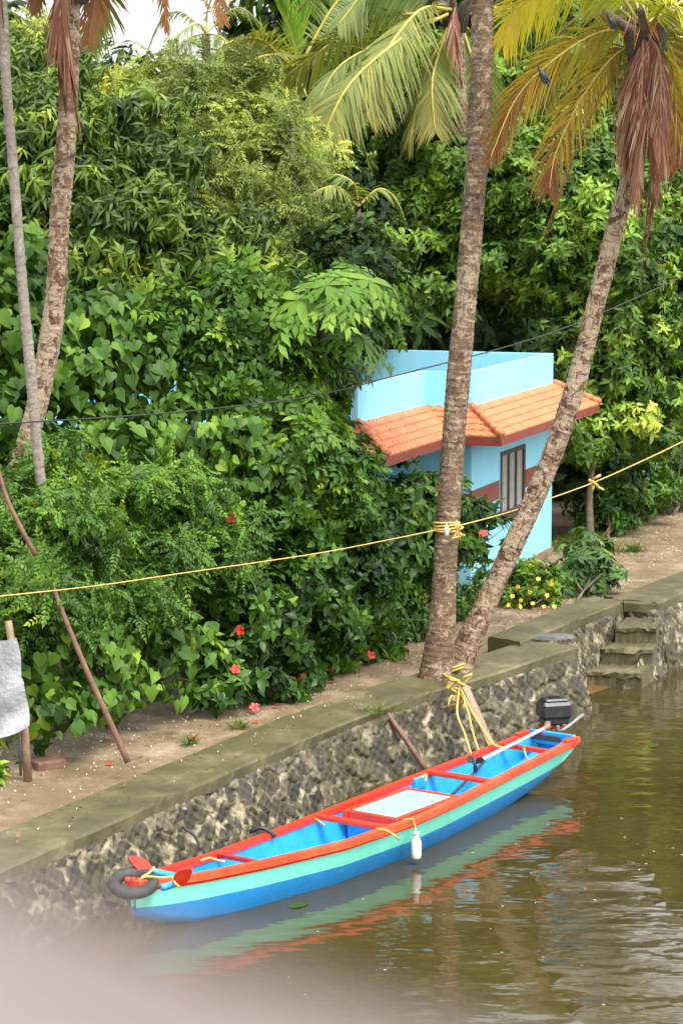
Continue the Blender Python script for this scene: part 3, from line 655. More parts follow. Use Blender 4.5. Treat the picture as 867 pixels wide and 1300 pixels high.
# ---------------------------------------------------------------- the blue house
UH, VH = np.array((.336, .942)), np.array((.942, -.336)); C0 = np.array((2.53, 46.89))
hp = lambda u, v: C0 + UH * u + VH * v
house = thing('house', (*hp(1.5, -3), .9), 'sky blue flat roofed house with orange tiled eaves and red brown band behind the palms', 'house')
foot = [(0, 0), (6.2, 0), (6.2, -6.5), (-4.06, -6.5), (-4.06, -.93), (0, -.93)]
lower = [(0, 0), (6.2, 0), (6.2, -6.5), (-4.0, -6.5), (-4.0, -2.4), (0, -2.4)]
ZE, ZP0, ZP1 = 4.16, 4.66, 5.32
wl_ = MB()
def wall_quad(mb, p, q, z0, z1, mi=0):
    mb.add([(*hp(*p), z0), (*hp(*q), z0), (*hp(*q), z1), (*hp(*p), z1)], [(0, 1, 2, 3)], mi)
for i in range(6):
    p, q = lower[i], lower[(i + 1) % 6]; p, q = np.array(p, float), np.array(q, float)
    if i == 0:      # window opening
        wu0, wu1, wz0, wz1 = 2.05, 3.9, 2.22, 3.56
        wall_quad(wl_, p, (wu0, 0), .8, ZE); wall_quad(wl_, (wu1, 0), q, .8, ZE); wall_quad(wl_, (wu0, 0), (wu1, 0), .8, wz0); wall_quad(wl_, (wu0, 0), (wu1, 0), wz1, ZE)
        for (a, b) in (((wu0, 0), (wu0, -.14)), ((wu1, -.14), (wu1, 0))): wall_quad(wl_, a, b, wz0, wz1)
        wl_.add([(*hp(wu0, 0), wz0), (*hp(wu1, 0), wz0), (*hp(wu1, -.14), wz0), (*hp(wu0, -.14), wz0)], [(0, 1, 2, 3)])
    else: wall_quad(wl_, p, q, .8, ZE)
wl_.add([(*hp(*p), ZE - .03) for p in lower], [(0, 1, 2, 3, 4, 5)])
wl_.build('wall', M['blue_wall'], house)
bd = MB()
def hbox(mb, u0, u1, v0, v1, z0, z1, mi=0, bev=0): mb.box((*hp((u0 + u1) / 2, (v0 + v1) / 2), (z0 + z1) / 2), (abs(u1 - u0), abs(v1 - v0), z1 - z0), ((*UH, 0), (*VH, 0), (0, 0, 1)), mi, bev)
for q in ((-.004, 1.97, -.05, .012, 2.62, 3.0), (3.98, 6.21, -.05, .012, 2.62, 3.0), (-.012, .04, -2.4, -.05, 2.66, 2.94)):
    bd = MB(); hbox(bd, *q); bd.build('painted_band', M['band'], house)
win = MB(); 
for (a, b, c, d) in ((wu0, wu0 + .09, wz0, wz1), (wu1 - .09, wu1, wz0, wz1), (wu0 + .09, wu1 - .09, wz0, wz0 + .09), (wu0 + .09, wu1 - .09, wz1 - .09, wz1)): hbox(win, a, b, -.1, .03, c, d, 0, .01)
w3 = (wu1 - wu0 - .18) / 3
for k in (1, 2): hbox(win, wu0 + .09 + k * w3 - .035, wu0 + .09 + k * w3 + .035, -.09, .02, wz0 + .09, wz1 - .09, 0, .01)
wino = win.build('window', M['frame_wood'], house)
gl = MB(); 
for k in range(3): hbox(gl, wu0 + .1 + k * w3, wu0 + .08 + (k + 1) * w3, -.04, -.02, wz0 + .09, wz1 - .09)
gl.build('pane', M['shutter'], wino)
sb = MB(); hbox(sb, wu0 - .08, wu1 + .08, -.02, .09, wz0 - .1, wz0 - .003, 0, .01); sb.build('sill', M['frame_wood'], wino)
par = MB(); T = .15
def inset(poly, d):
    P = np.array(poly, float); n = len(P); out = []
    for i in range(n):
        e0, e1 = nrm(P[i] - P[i - 1]), nrm(P[(i + 1) % n] - P[i]); n0, n1 = np.array((e0[1], -e0[0])), np.array((e1[1], -e1[0]))
        b = n0 + n1; out.append(P[i] + b / (np.dot(b, n0)) * d)
    return out
sgn = 1.0   # sign so that a positive offset goes outward
_t = inset(foot, .1)
if abs(_t[1][0]) < 6.2: sgn = -1.0
inn = inset(foot, -sgn * T)
for i in range(6):
    j = (i + 1) % 6
    wall_quad(par, foot[i], foot[j], ZE + .1, ZP1); wall_quad(par, inn[j], inn[i], ZP0 - .1, ZP1)
    par.add([(*hp(*foot[i]), ZP1), (*hp(*foot[j]), ZP1), (*hp(*inn[j]), ZP1), (*hp(*inn[i]), ZP1)], [(0, 1, 2, 3)])
par.build('parapet', M['blue_wall'], house)
MB().add([(*hp(*p), ZP0 - .02) for p in inn], [(0, 1, 2, 3, 4, 5)]).build('flat_roof', M['roof_deck'], house)
OV = .82; ev = inset(foot, sgn * OV); evf = inset(foot, sgn * (OV + .02)); evi = inset(foot, sgn * (OV - .07)); low = inset(foot, sgn * .02)
til, fas = MB(), MB(); NR = 5
for i in (0, 1, 3, 4, 5):
    j = (i + 1) % 6; a0, b0, a1, b1 = map(np.array, (foot[i], foot[j], ev[i], ev[j])); Ln = np.linalg.norm(b1 - a1); nt = max(2, int(Ln / .22)); per = 6; n = nt * per + 1
    for r in range(NR):
        V = []
        for f, lift in ((r / NR, .0), ((r + 1) / NR + .02, .035)):
            for k in range(n):
                s = k / (n - 1); p0, p1 = a0 + (b0 - a0) * s, a1 + (b1 - a1) * s
                # keep the courses square to the eave, clipped at the hips
                full = a1 + (b1 - a1) * s; p = p0 + (p1 - p0) * f
                ph = (np.dot(p - a1, nrm(b1 - a1)) / .22) % 1.0
                V.append((*hp(*p), ZP0 - (ZP0 - ZE) * f + lift + .02 * math.exp(-((ph - .5) / .18) ** 2) + .005 * rng.normal()))
        F = [(k, k + 1, n + k + 1, n + k) for k in range(n - 1)]
        V2 = [V[n + k] for k in range(n)] + [(V[n + k][0], V[n + k][1], V[n + k][2] - .04) for k in range(n)]
        til.add(V, F); til.add(V2, [(k, k + 1, n + k + 1, n + k) for k in range(n - 1)])
    fas.add([(*hp(*evf[i]), ZE + .0), (*hp(*evf[j]), ZE + .0), (*hp(*evf[j]), ZE - .17), (*hp(*evf[i]), ZE - .17)], [(0, 1, 2, 3)])
    fas.add([(*hp(*evf[i]), ZE - .17), (*hp(*evf[j]), ZE - .17), (*hp(*low[j]), ZE - .1), (*hp(*low[i]), ZE - .1)], [(0, 1, 2, 3)])
til.build('tiled_eave', M['tile'], house); fas.build('fascia', M['fascia'], house)
for i in (0, 1, 4):
    rid = MB()
    a, b = np.array((*hp(*foot[i]), ZP0 + .04)), np.array((*hp(*ev[i]), ZE + .07))
    for k in range(6):
        p, q = a + (b - a) * k / 6, a + (b - a) * (k + 1.12) / 6; rid.tube([p, q - UP * .0], [.065, .085], 8)
    rid.build('hip_cap', M['tile'], house)
pb = MB(); hbox(pb, -4.2, -.03, -2.38, -.55, .7, 1.42, 0, .03); hbox(pb, .0, 6.25, .0, .035, .7, 1.06); pb.build('plinth', M['plinth'], house)
pc = MB(); hbox(pc, -3.95, -3.7, -1.2, -.95, 1.42, ZE - .05, 0, .02); pc.build('porch_pillar', M['blue_wall'], house)
# a second blue building glimpsed through the hedge, and a shed at the far right
b2 = thing('outbuilding', (-3.6, 45.5, .9), 'low blue walled outbuilding glimpsed through the heart leaved climber', 'building')
m = MB(); m.box((-4.9, 45.6, 2.7), (4.6, 4.0, 3.6)); m.build('wall', M['blue_wall'], b2)
m = MB(); m.box((-4.9, 45.6, 4.6), (4.9, 4.3, .18), None, 0, .02); m.build('roof_slab', M['blue_wall'], b2)
m = MB(); m.box((-3.6, 43.58, 2.0), (.9, .06, 2.0), None, 0, .01); m.build('door', M['frame_wood'], b2)
sh = thing('shed', (10.6, 68, .9), 'brown boarded shed half hidden behind the trees at the far right', 'shed')
m = MB()
for k in range(14): m.box((9.4 + k * .3, 67.0, 2.6), (.285, .05, 3.4), None, 0, .006)
for k in range(8): m.box((9.25, 67.2 + k * .3, 2.6), (.05, .285, 3.4), None, 0, .006)
m.build('board_wall', M['shed'], sh)
m = MB(); m.add([(8.9, 66.5, 4.3), (14, 66.5, 4.3), (14, 68.6, 5.3), (8.9, 68.6, 5.3), (8.9, 66.5, 4.22), (14, 66.5, 4.22), (14, 68.6, 5.22), (8.9, 68.6, 5.22)], [(0, 1, 2, 3), (7, 6, 5, 4), (0, 4, 5, 1), (1, 5, 6, 2), (2, 6, 7, 3), (3, 7, 4, 0)]); m.build('roof', M['tile'], sh)

# ---------------------------------------------------------------- coconut palms
def trunk_mesh(path, r0, r1, mat, parent, flare=1.25, n=18):
    pts = spline(path, 30); seg = np.r_[0, np.cumsum(np.linalg.norm(np.diff(pts, axis=0), axis=1))]; L = seg[-1]; k = int(L / .02); q = np.linspace(0, L, k)
    P = np.stack([np.interp(q, seg, pts[:, a]) for a in range(3)], 1); t = q / L
    rad = r0 + (r1 - r0) * t ** .8 + r0 * (flare - 1) * np.exp(-t * 14) + .006 * r0 / .2 * (np.maximum(0, np.sin(q * 2 * np.pi / .1 + .6 * np.sin(q * 1.7))) ** 2)
    rad *= 1 + .05 * np.sin(q * 2.1 + 1) * np.sin(q * .9)
    mb = MB().tube(P, rad, n); V = np.array(mb.v); V += rng.normal(0, .004, V.shape); mb.v = [tuple(v) for v in V]
    an = np.tile(np.arange(n) / n * 2, k); vv = np.repeat(q, n)
    return mb.build('trunk', M[mat], parent, {'ring_u': np.abs(an - 1), 'ring_v': vv})
def frond(pts, Lf, parent, mat='f_green', rmat='rachis', droop=.5, spread=.8, n=70, w=.05, start=.12, name='frond', curl=.5, roll=0., rr=.028, side=None):
    n = int(n * 1.2); Lf *= 1.12; w *= .72
    """feather leaf: stalk along pts, leaflets both sides hanging by their own weight"""
    P = spline(pts, n); T = nrm(np.gradient(P, axis=0)); S = nrm(np.cross(T, UP) + 1e-6)
    if side is not None: S = nrm(np.array(side, float) - T * (T @ np.array(side, float))[:, None])
    Nn = np.cross(S, T)
    if roll: S, Nn = S * math.cos(roll) + Nn * math.sin(roll), Nn * math.cos(roll) - S * math.sin(roll)
    V, F, al, rn = [], [], [], []
    for i in range(n):
        t = i / (n - 1)
        if t < start: continue
        tt = (t - start) / (1 - start); ln0 = Lf * (math.sin(math.pi * (.16 + .78 * tt)) ** .8) * random.uniform(.9, 1.05)
        for s in (1, -1):
            if random.random() < .09: continue
            ln = ln0 * random.uniform(.62, 1.12)
            d = nrm(S[i] * s * spread * random.uniform(.85, 1.15) + T[i] * (.45 + .5 * tt) + Nn[i] * .22 - UP * droop * random.uniform(.5, 1.2) + np.array((rj(.12), rj(.12), rj(.12))))
            wv = nrm(np.cross(d, Nn[i] + .2 * UP)); o = len(V); r = random.random(); K = 4; p = P[i].copy(); dd = d.copy()
            for k in range(K + 1):
                ww = w * (.55, 1, .85, .5, .08)[k] * .5; V.append(p + wv * ww); V.append(p - wv * ww); al += [tt] * 2; rn += [r] * 2
                p = p + dd * ln / K; dd = nrm(dd - UP * curl * .35)
            F += [(o + 2 * k, o + 2 * k + 1, o + 2 * k + 3, o + 2 * k + 2) for k in range(K)]
    mb = MB(); mb.add(V, F, 0); nv = len(V); mb.tube(P, np.linspace(rr, rr * .25, n), 6, 1); mx = len(mb.v) - nv
    return mb.build(name, [M[mat], M[rmat]], parent, {'along': al + [0] * mx, 'rnd': rn + [.3] * mx})
def crown_fronds(t, c, n, Lr, mat='f_green', el=(-.3, 1.1), Lf=.9, seed=0, az=(0, 6.283)):
    r2 = random.Random(seed)
    for i in range(n):
        a = az[0] + (az[1] - az[0]) * (i + r2.uniform(-.3, .3)) / n; e = r2.uniform(*el); L = Lr * r2.uniform(.85, 1.1)
        h = np.array((math.cos(a), math.sin(a), 0)); p1 = c + h * L * .4 * math.cos(e) + UP * L * .45 * math.sin(e); p2 = c + h * L * .8 * math.cos(e * .7) + UP * (L * .62 * math.sin(e) - L * .18)
        p3 = p2 + h * L * .2 - UP * L * .28
        frond([c, p1, p2, p3], Lf, t, mat, droop=.5, n=64)
def heart_of_palm(t, c, spathes=True):
    m = MB()
    for k in range(7):
        a = k * .9; h = np.array((math.cos(a), math.sin(a), 0)); m.tube([c - UP * .5 + h * .12, c + h * .3 + UP * .1, c + h * .75 + UP * .35], [.13, .09, .05], 7)
    m.build('leaf_base', M['bark'], t)

# middle palm
pm = thing('coconut_palm', at(552, 858, 38.0), 'tall upright coconut palm with dark mottled trunk and a yellow rope round it', 'palm tree', 'coconut palms on the bank')
Ym = 38.0
trunk_mesh([at(551, 862, Ym), at(560, 800, Ym), at(567, 680, Ym + .1), at(580, 500, Ym + .2), at(598, 300, Ym + .3), at(610, 120, Ym + .4), at(612, 0, Ym + .5), at(610, -220, Ym + .6), at(606, -330, Ym + .6)], .19, .165, 'bark_mid', pm, 1.4)
c = at(606, -345, Ym + .6); heart_of_palm(pm, c); crown_fronds(pm, c, 16, 5.0, 'f_green', (-.1, 1.15), .95, 3)
# right leaning palm
pr = thing('coconut_palm', at(588, 856, 38.4), 'leaning coconut palm with pale lichened trunk and yellow and brown hanging fronds', 'palm tree', 'coconut palms on the bank')
Yr = 38.4
trunk_mesh([at(578, 858, Yr), at(599, 805, Yr), at(639, 718, Yr), at(692, 600, Yr), at(727, 500, Yr), at(755, 390, Yr), at(782, 285, Yr), at(804, 200, Yr), at(816, 60, Yr)], .18, .135, 'bark_right', pr, 1.35)
c = at(818, 45, Yr); heart_of_palm(pr, c)
def fr(pix, Lf, mat, rmat='rachis', **k):
    """frond through photo points with their own distances"""
    return frond([at(*p) for p in pix], Lf, pr_cur, mat, rmat, **k)
pr_cur = pr
fr([(808, 45, 38.4), (762, 40, 38.1), (700, 78, 37.7), (655, 125, 37.5), (622, 200, 37.4)], 1.0, 'f_dying', droop=.5, n=85, w=.055, roll=-.95, curl=.6)
fr([(815, 48, 38.6), (775, 75, 38.7), (735, 130, 38.7), (705, 195, 38.7), (697, 240, 38.7)], .95, 'f_dying', droop=.5, n=75, w=.055, roll=-.9, curl=.6)
fr([(812, 30, 38.6), (775, -20, 38.6), (720, -28, 38.7), (660, 10, 38.8), (640, 55, 38.8)], 1.0, 'f_yellow', droop=.55, n=85, w=.06, roll=-.8)
fr([(815, 20, 38.8), (760, -60, 39.2), (700, -45, 39.6), (670, 15, 39.8)], 1.0, 'f_yellow', droop=.6, n=75, w=.06, roll=-.6)
fr([(824, 35, 38.2), (845, 5, 37.6), (872, 20, 37.2), (900, 75, 37.0)], .85, 'f_yellow', droop=.6, n=70, w=.06, roll=.7)
fr([(818, 45, 38.2), (823, 75, 37.9), (822, 140, 37.8), (826, 220, 37.8), (818, 300, 37.8)], .8, 'f_dead', 'rachis_dead', droop=.9, spread=.62, n=90, w=.055, name='dead_frond', start=.03)
fr([(820, 48, 38.2), (838, 85, 37.9), (840, 160, 37.8), (832, 240, 37.7), (814, 340, 37.7)], .7, 'f_dead', 'rachis_dead', droop=1.2, spread=.35, n=80, w=.05, name='dead_frond', start=.03)
fr([(812, 60, 38.1), (806, 110, 37.9), (800, 160, 37.9), (796, 230, 37.9)], .75, 'f_dead', 'rachis_dead', droop=1.2, spread=.4, n=70, w=.05, name='dead_frond', start=.03)
for px, sp_ in (([(822, 45, 38.1), (836, 70, 37.8), (838, 130, 37.7), (834, 230, 37.7)], .32), ([(816, 50, 38.1), (815, 90, 37.8), (812, 160, 37.75), (808, 260, 37.75)], .3), ([(814, 55, 38.2), (802, 90, 38.0), (797, 140, 37.9), (792, 200, 37.9)], .3)):
    fr(px, .85, 'f_dead', 'rachis_dead', droop=.9, spread=sp_, n=80, w=.05, name='dead_frond', start=.03, side=(1, .25, 0))
fr([(826, 50, 38.8), (850, 80, 38.9), (858, 140, 39.0), (852, 220, 39.0)], .75, 'f_dying', droop=.8, n=60, w=.05)
fr([(826, 40, 38.9), (880, 30, 39.3), (925, 80, 39.8), (940, 180, 40)], .85, 'f_olive', droop=.6, n=60, w=.05)
fr([(815, 60, 38.8), (770, 110, 38.9), (735, 180, 39), (705, 260, 39), (690, 300, 39)], .45, 'f_dead', 'rachis_dead', droop=1.2, spread=.3, n=60, w=.04, name='dead_frond', start=.55)
fr([(812, 35, 38.8), (780, 10, 39.2), (735, 20, 39.6), (700, 75, 39.9), (690, 130, 40)], 1.0, 'f_olive', droop=.4, n=90, w=.06, side=(1, .2, .6))
fr([(812, 38, 38.8), (790, 30, 39.3), (760, 55, 39.7), (748, 120, 39.9)], 1.0, 'f_yellow', droop=.4, n=80, w=.06, side=(1, .2, .5))
fr([(822, 30, 38.9), (850, 60, 39.4), (866, 130, 39.8), (862, 210, 40)], .95, 'f_dying', droop=.4, n=80, w=.06, side=(1, .2, .3))
for k, (dx, dz, Y) in enumerate([(-90, -150, 40), (40, -200, 38), (120, -120, 37), (-30, -210, 41), (150, -60, 41)]):
    fr([(818, 30, 38.4), (818 + dx * .6, 30 + dz * .8, (38.4 + Y) / 2), (818 + dx * 1.3, 30 + dz, Y), (818 + dx * 1.9, 50 + dz * .6, Y + .3)], .85, 'f_olive', droop=.5, n=56)
m = MB()
for k in range(7):
    q = at(800 + k * 6, 22 + (k % 3) * 6, 38.0); m.tube([at(816, 40, 38.3), q, q + np.array((rj(.2), -.1, -.35))], [.02, .014, .006], 5)
m.build('flower_stalk', M['spadix'], pr)
# left curving palm
pl = thing('coconut_palm', at(-48, 840, 34.4), 'curving coconut palm at the left with reddish trunk and a dead frond skirt', 'palm tree', 'coconut palms on the bank'); Yl = 34.4
trunk_mesh([at(-48, 840, Yl), at(-30, 740, Yl), at(20, 608, Yl), at(50, 505, Yl), at(70, 390, Yl), at(76, 280, Yl), at(84, 190, Yl), at(88, 100, Yl), at(90, -20, Yl)], .165, .135, 'bark_left', pl, 1.2)
c = at(90, -45, Yl); heart_of_palm(pl, c); pr_cur = pl
fr([(90, -35.90, 34.20), (80, -10, 33.90), (82, 50, 33.80), (92, 110, 33.80), (100, 158, 33.80)], .8, 'f_dead', 'rachis_dead', droop=1.2, spread=.3, n=80, w=.05, name='dead_frond', start=.0)
fr([(86, -35.90, 34.20), (72, 10, 34.00), (74, 60, 33.95), (84, 130, 33.90)], .7, 'f_dead', 'rachis_dead', droop=1.2, spread=.25, n=70, w=.05, name='dead_frond', start=.0)
fr([(95, -50, 34.50), (115, -55, 34.60), (122, -20, 34.70), (112, 55, 34.70)], .6, 'f_amber', 'rachis_dead', droop=.5, spread=.8, n=70, w=.04, name='dead_frond', side=(1, .2, 0))
fr([(95, -55, 34.20), (165, -140, 34.10), (250, -90, 34.10), (284, 28, 34.10)], .55, 'f_amber', 'rachis_dead', droop=.3, spread=.8, n=80, w=.042, name='dead_frond', start=.4, side=(1, .2, 0))
fr([(95, -55, 34.70), (150, -120, 35.10), (195, -70, 35.40), (212, 37.90, 35.50)], .45, 'f_amber', 'rachis_dead', droop=.5, spread=.6, n=70, w=.04, name='dead_frond', start=.35, side=(1, .2, 0))
fr([(85, -50, 34.40), (65, -70, 34.50), (50, -35.90, 34.60), (44, 14, 34.60)], .4, 'f_amber', 'rachis_dead', droop=.6, spread=.6, n=60, w=.055, name='dead_frond', start=.3, side=(1, .2, 0))
fr([(95, -50, 34.80), (120, -35.90, 35.10), (132, 0, 35.30), (118, 60, 35.30)], .55, 'f_green', droop=.5, spread=.9, n=60, w=.06, side=(1, .2, 0))
for k, (dx, dz, Y) in enumerate([(-120, -160, 35.90), (35.90, -220, 33.90), (130, -230, 32.90), (-60, -210, 36.90), (-150, -80, 34.90), (90, -200, 37.90)]):
    fr([(90, -55, 34.40), (90 + dx * .6, -55 + dz * .8, (38.5 + Y) / 2), (90 + dx * 1.3, -55 + dz, Y), (90 + dx * 1.9, -30 + dz * .7, Y + .3)], .85, 'f_green', droop=.5, n=56)
# thin pale palm
p4 = thing('coconut_palm', at(72, 850, 33.2), 'slender pale grey palm trunk crossing in front of the curving palm at the left edge', 'palm tree', 'coconut palms on the bank'); Y4 = 33.2
trunk_mesh([at(73, 900, Y4), at(65, 700, Y4), at(53, 620, Y4), at(40, 480, Y4), at(28, 350, Y4), at(18, 220, Y4), at(9, 110, Y4), at(3, 0, Y4), at(-6, -120, Y4)], .078, .066, 'bark_pale', p4, 1.3, 14)
c = at(-7, -130, Y4); heart_of_palm(p4, c); crown_fronds(p4, c, 12, 3.2, 'f_green', (.2, 1.2), .7, 8)
pr_cur = p4; fr([(0, -130, 33.1), (-2, -60, 33.05), (2, 0, 33.05), (4, 24, 33.05)], .3, 'f_dead', 'rachis_dead', droop=1.2, spread=.25, n=40, w=.04, name='dead_frond', start=.2)
# palms behind: big olive fronds
pc_ = thing('coconut_palm', (*at(590, 600, 56)[:2], .9), 'coconut palm behind the house with broad olive arching fronds and a brown hanging leaf', 'palm tree', 'coconut palms behind the hedge')
trunk_mesh([(*at(575, 0, 57)[:2] + np.array((.5, 0)), .8), at(590, 300, 57), at(580, 20, 57)], .2, .15, 'bark_mid', pc_)
c = at(578, 12, 57); heart_of_palm(pc_, c); pr_cur = pc_
fr([(572, 12, 56.6), (535, 12, 56), (497, 55, 55.4), (474, 100, 55), (468, 150, 54.8)], 1.35, 'f_olive', droop=.2, n=120, w=.075, rr=.05, side=(1, .1, .45), curl=.35)
fr([(568, 18, 56.5), (515, 45, 55.6), (450, 100, 54.8), (418, 155, 54.5), (400, 218, 54.4)], 1.3, 'f_olive', droop=.2, n=120, w=.075, rr=.045, side=(1, .1, .45), curl=.35)
fr([(565, 15, 57), (470, 25, 57), (400, 70, 57), (362, 100, 57), (350, 140, 57)], 1.2, 'f_olive', droop=.5, n=95, w=.07, rr=.045, roll=-.7)
fr([(575, 25, 56.6), (545, 80, 56), (530, 130, 55.7), (520, 180, 55.6)], 1.2, 'f_olive', droop=.5, n=80, w=.07, roll=-.8)
fr([(585, 20, 57.4), (640, 10, 58), (690, 40, 58.6), (720, 100, 59)], 1.0, 'f_green', droop=.6, n=80, w=.06)
fr([(580, 20, 57.4), (610, 60, 57.6), (625, 110, 57.8), (628, 170, 58)], 1.0, 'f_green', droop=.6, n=70, w=.06)
fr([(577, 10, 56.5), (575, 30, 56.2), (579, 70, 56.1), (585, 105, 56.1)], .8, 'f_dead', 'rachis_dead', droop=1.2, spread=.35, n=70, w=.05, name='dead_frond', start=.0)
fr([(560, 5, 57.6), (500, -50, 58), (430, -40, 58.4), (380, 10, 58.6)], 1.0, 'f_green', droop=.6, n=80, w=.06)
for k, (dx, dz, Y) in enumerate([(-90, -150, 58), (40, -200, 55), (120, -150, 58), (-30, -190, 60)]):
    fr([(578, 0, 57), (578 + dx * .6, dz * .8, (57 + Y) / 2), (578 + dx * 1.3, dz, Y), (578 + dx * 1.9, 40 + dz * .6, Y + .3)], 1.0, 'f_green', droop=.5, n=60)
for px, mt in (([(560, 10, 57.4), (520, -20, 57), (470, -15, 56.6), (430, 30, 56.2)], 'f_green'), ([(566, 20, 57), (520, 35, 56.4), (470, 60, 56), (430, 85, 55.6), (405, 125, 55.3)], 'f_green'), ([(572, 25, 57), (556, 70, 56.5), (548, 110, 56), (552, 165, 55.8)], 'f_olive'), ([(582, 22, 57), (600, 80, 57), (604, 130, 57), (598, 180, 57)], 'f_green')):
    fr(px, 1.25, mt, droop=.35, n=100, w=.075, rr=.045, side=(1, .1, .6), curl=.4)
pd = thing('coconut_palm', (*at(378, 0, 62)[:2], .9), 'coconut palm behind the hedge with an upright young yellow green spear frond', 'palm tree', 'coconut palms behind the hedge')
trunk_mesh([(*at(378, 0, 62)[:2], .8), at(380, 350, 62), at(376, 95, 62)], .2, .15, 'bark_mid', pd)
c = at(376, 90, 62); heart_of_palm(pd, c); pr_cur = pd
fr([(376, 90, 61.8), (374, 60, 61.6), (364, 25, 61.4), (352, 0, 61.2)], .7, 'f_spear', droop=.0, spread=.35, n=60, w=.08, curl=0)
fr([(376, 90, 61.8), (380, 60, 61.8), (384, 25, 61.9), (392, -10, 62)], .7, 'f_spear', droop=.0, spread=.35, n=60, w=.08, curl=0)
for px in ([(372, 92, 61.6), (330, 50, 61), (280, 60, 60.4), (240, 110, 60)], [(370, 95, 61.4), (330, 95, 60.6), (290, 130, 60), (268, 190, 59.7)], [(372, 98, 61.2), (345, 125, 60.4), (318, 170, 60), (305, 230, 59.8)],
           [(374, 100, 61), (365, 145, 60), (345, 200, 59.5), (330, 250, 59.3)], [(380, 100, 61), (395, 140, 60.2), (400, 190, 59.8), (398, 240, 59.6)], [(384, 95, 62), (430, 60, 62.4), (475, 70, 62.8), (505, 120, 63)],
           [(374, 100, 60.6), (350, 120, 60), (318, 160, 59.5), (290, 215, 59.2)], [(378, 100, 60.6), (372, 150, 60), (368, 200, 59.5), (372, 250, 59.2)], [(380, 85, 62.2), (430, 0, 62.6), (480, -20, 63), (520, 20, 63.3)], [(376, 88, 61.4), (350, 70, 60.6), (318, 78, 60), (285, 105, 59.6)]):
    fr(px, 1.25, random.choice(['f_green', 'f_olive', 'f_green']), droop=.4, n=100, w=.075, rr=.04, side=(1, random.uniform(-.5, .5), random.uniform(.3, .9)), curl=.45)
pf = thing('young_palm', (*at(440, 300, 52)[:2], .9), 'young palm with short pale fronds half hidden among the dark leaves behind the hedge', 'palm tree')
pr_cur = pf; m = MB(); c = at(455, 262, 52); m.tube([(*c[:2], .8), c], [.07, .05], 10); m.build('trunk', M['bark'], pf)
fr([(455, 262, 52), (430, 238, 51.6), (408, 240, 51.3), (388, 252, 51.2)], .55, 'f_olive', droop=.8, n=40, w=.06)
fr([(455, 262, 52), (450, 235, 51.8), (430, 222, 51.8), (410, 225, 51.8)], .55, 'f_green', droop=.7, n=40, w=.06)
fr([(455, 262, 52), (480, 240, 52), (500, 250, 52), (515, 280, 52)], .55, 'f_green', droop=.7, n=40, w=.06)
pg = thing('coconut_palm', (*at(265, 200, 72)[:2], .9), 'distant palm with thin arching fronds against the white sky', 'palm tree')
pr_cur = pg; c = at(262, 42, 72); trunk_mesh([(*c[:2], .8), c * np.array((1, 1, .5)), c], .18, .13, 'bark_mid', pg)
for px in ([(262, 42, 72), (230, 15, 72), (205, 25, 72), (188, 62, 72)], [(262, 42, 72), (250, 30, 71), (225, 45, 70.5), (205, 78, 70)], [(262, 42, 72), (300, 10, 72), (330, 30, 72), (350, 70, 72)], [(262, 42, 72), (262, 5, 72), (240, -18, 72), (210, -5, 72)], [(262, 42, 72), (240, 50, 71), (225, 80, 70.6), (220, 115, 70.4)], [(262, 42, 72), (285, 50, 71), (300, 85, 70.6), (305, 120, 70.4)]):
    fr(px, .9, 'f_green', droop=.6, n=54, w=.05)

# ---------------------------------------------------------------- trees and hedge
def PB(px, py, Y, r, sq=(1, .85, .85)): return (at(px, py, Y), tuple(r * k for k in sq))
_hx, _hy = [-60, 0, 100, 170, 320, 440, 530, 600], [30.2, 31.0, 32.4, 33.8, 36.2, 39.3, 41.1, 43]
def HB(px, py, back, r): Y = float(np.interp(px, _hx, _hy)) + back; return (at(px, py, Y), (r, r * .85, r * .95))
def gbase(b, dx=0): c = np.mean([np.array(q[0]) for q in b], 0); return (c[0] + dx, c[1] + .2, PATH_Z - .02)
# distant wood
far = [('far_tree', 10, 110, 70, 2.2, 'feather', 'l_feather', 'pale feathery tree far behind the thin palm at the top left'),
       ('far_tree', 225, 170, 66, 1.9, 'dark', 'l_mango', 'dark rounded tree far off under the white sky gap'),
       ('far_tree', 330, 240, 70, 3.0, 'feather', 'l_feather', 'hazy yellow green tree behind the spear leaved palm'),
       ('far_tree', 530, 40, 74, 4.6, 'dark', 'l_mango', 'tall broad tree rising far behind the olive palm fronds'),
       ('far_tree', 630, 90, 72, 3.6, 'light', 'l_light', 'tall soft green tree far behind between the two rope tied palm trunks'),
       ('far_tree', 805, 235, 70, 2.6, 'light', 'l_light', 'soft green tree far behind the leaning palm crown'),
       ('far_tree', 890, 170, 68, 3.2, 'mango', 'l_mango', 'dark leaved tree far behind at the right edge'),
       ('far_tree', 60, 190, 64, 2.6, 'mango', 'l_mango', 'broad dark tree far behind the curving palm trunk'),
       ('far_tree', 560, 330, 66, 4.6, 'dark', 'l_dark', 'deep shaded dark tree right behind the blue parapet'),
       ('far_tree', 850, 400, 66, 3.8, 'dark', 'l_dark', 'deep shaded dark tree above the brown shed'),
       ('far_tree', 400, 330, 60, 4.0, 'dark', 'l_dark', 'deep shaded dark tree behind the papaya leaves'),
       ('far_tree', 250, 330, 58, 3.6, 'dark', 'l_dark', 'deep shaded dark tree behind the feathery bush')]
for nm, px, py, Y, r, k, mt, lb in far:
    b = [PB(px, py, Y, r)] + [PB(px + rj(1) * r * 36, py + 110 * (q + .4) / 1.5, Y + rj(2), r * random.uniform(.6, .85)) for q in range(3)]
    plant(nm, gbase(b), b, k, mt, lb, 'tree', (.5, 9, .75, 3.5), (1.2, 1.9), .25, .5, 'trees behind the hedge and the house')
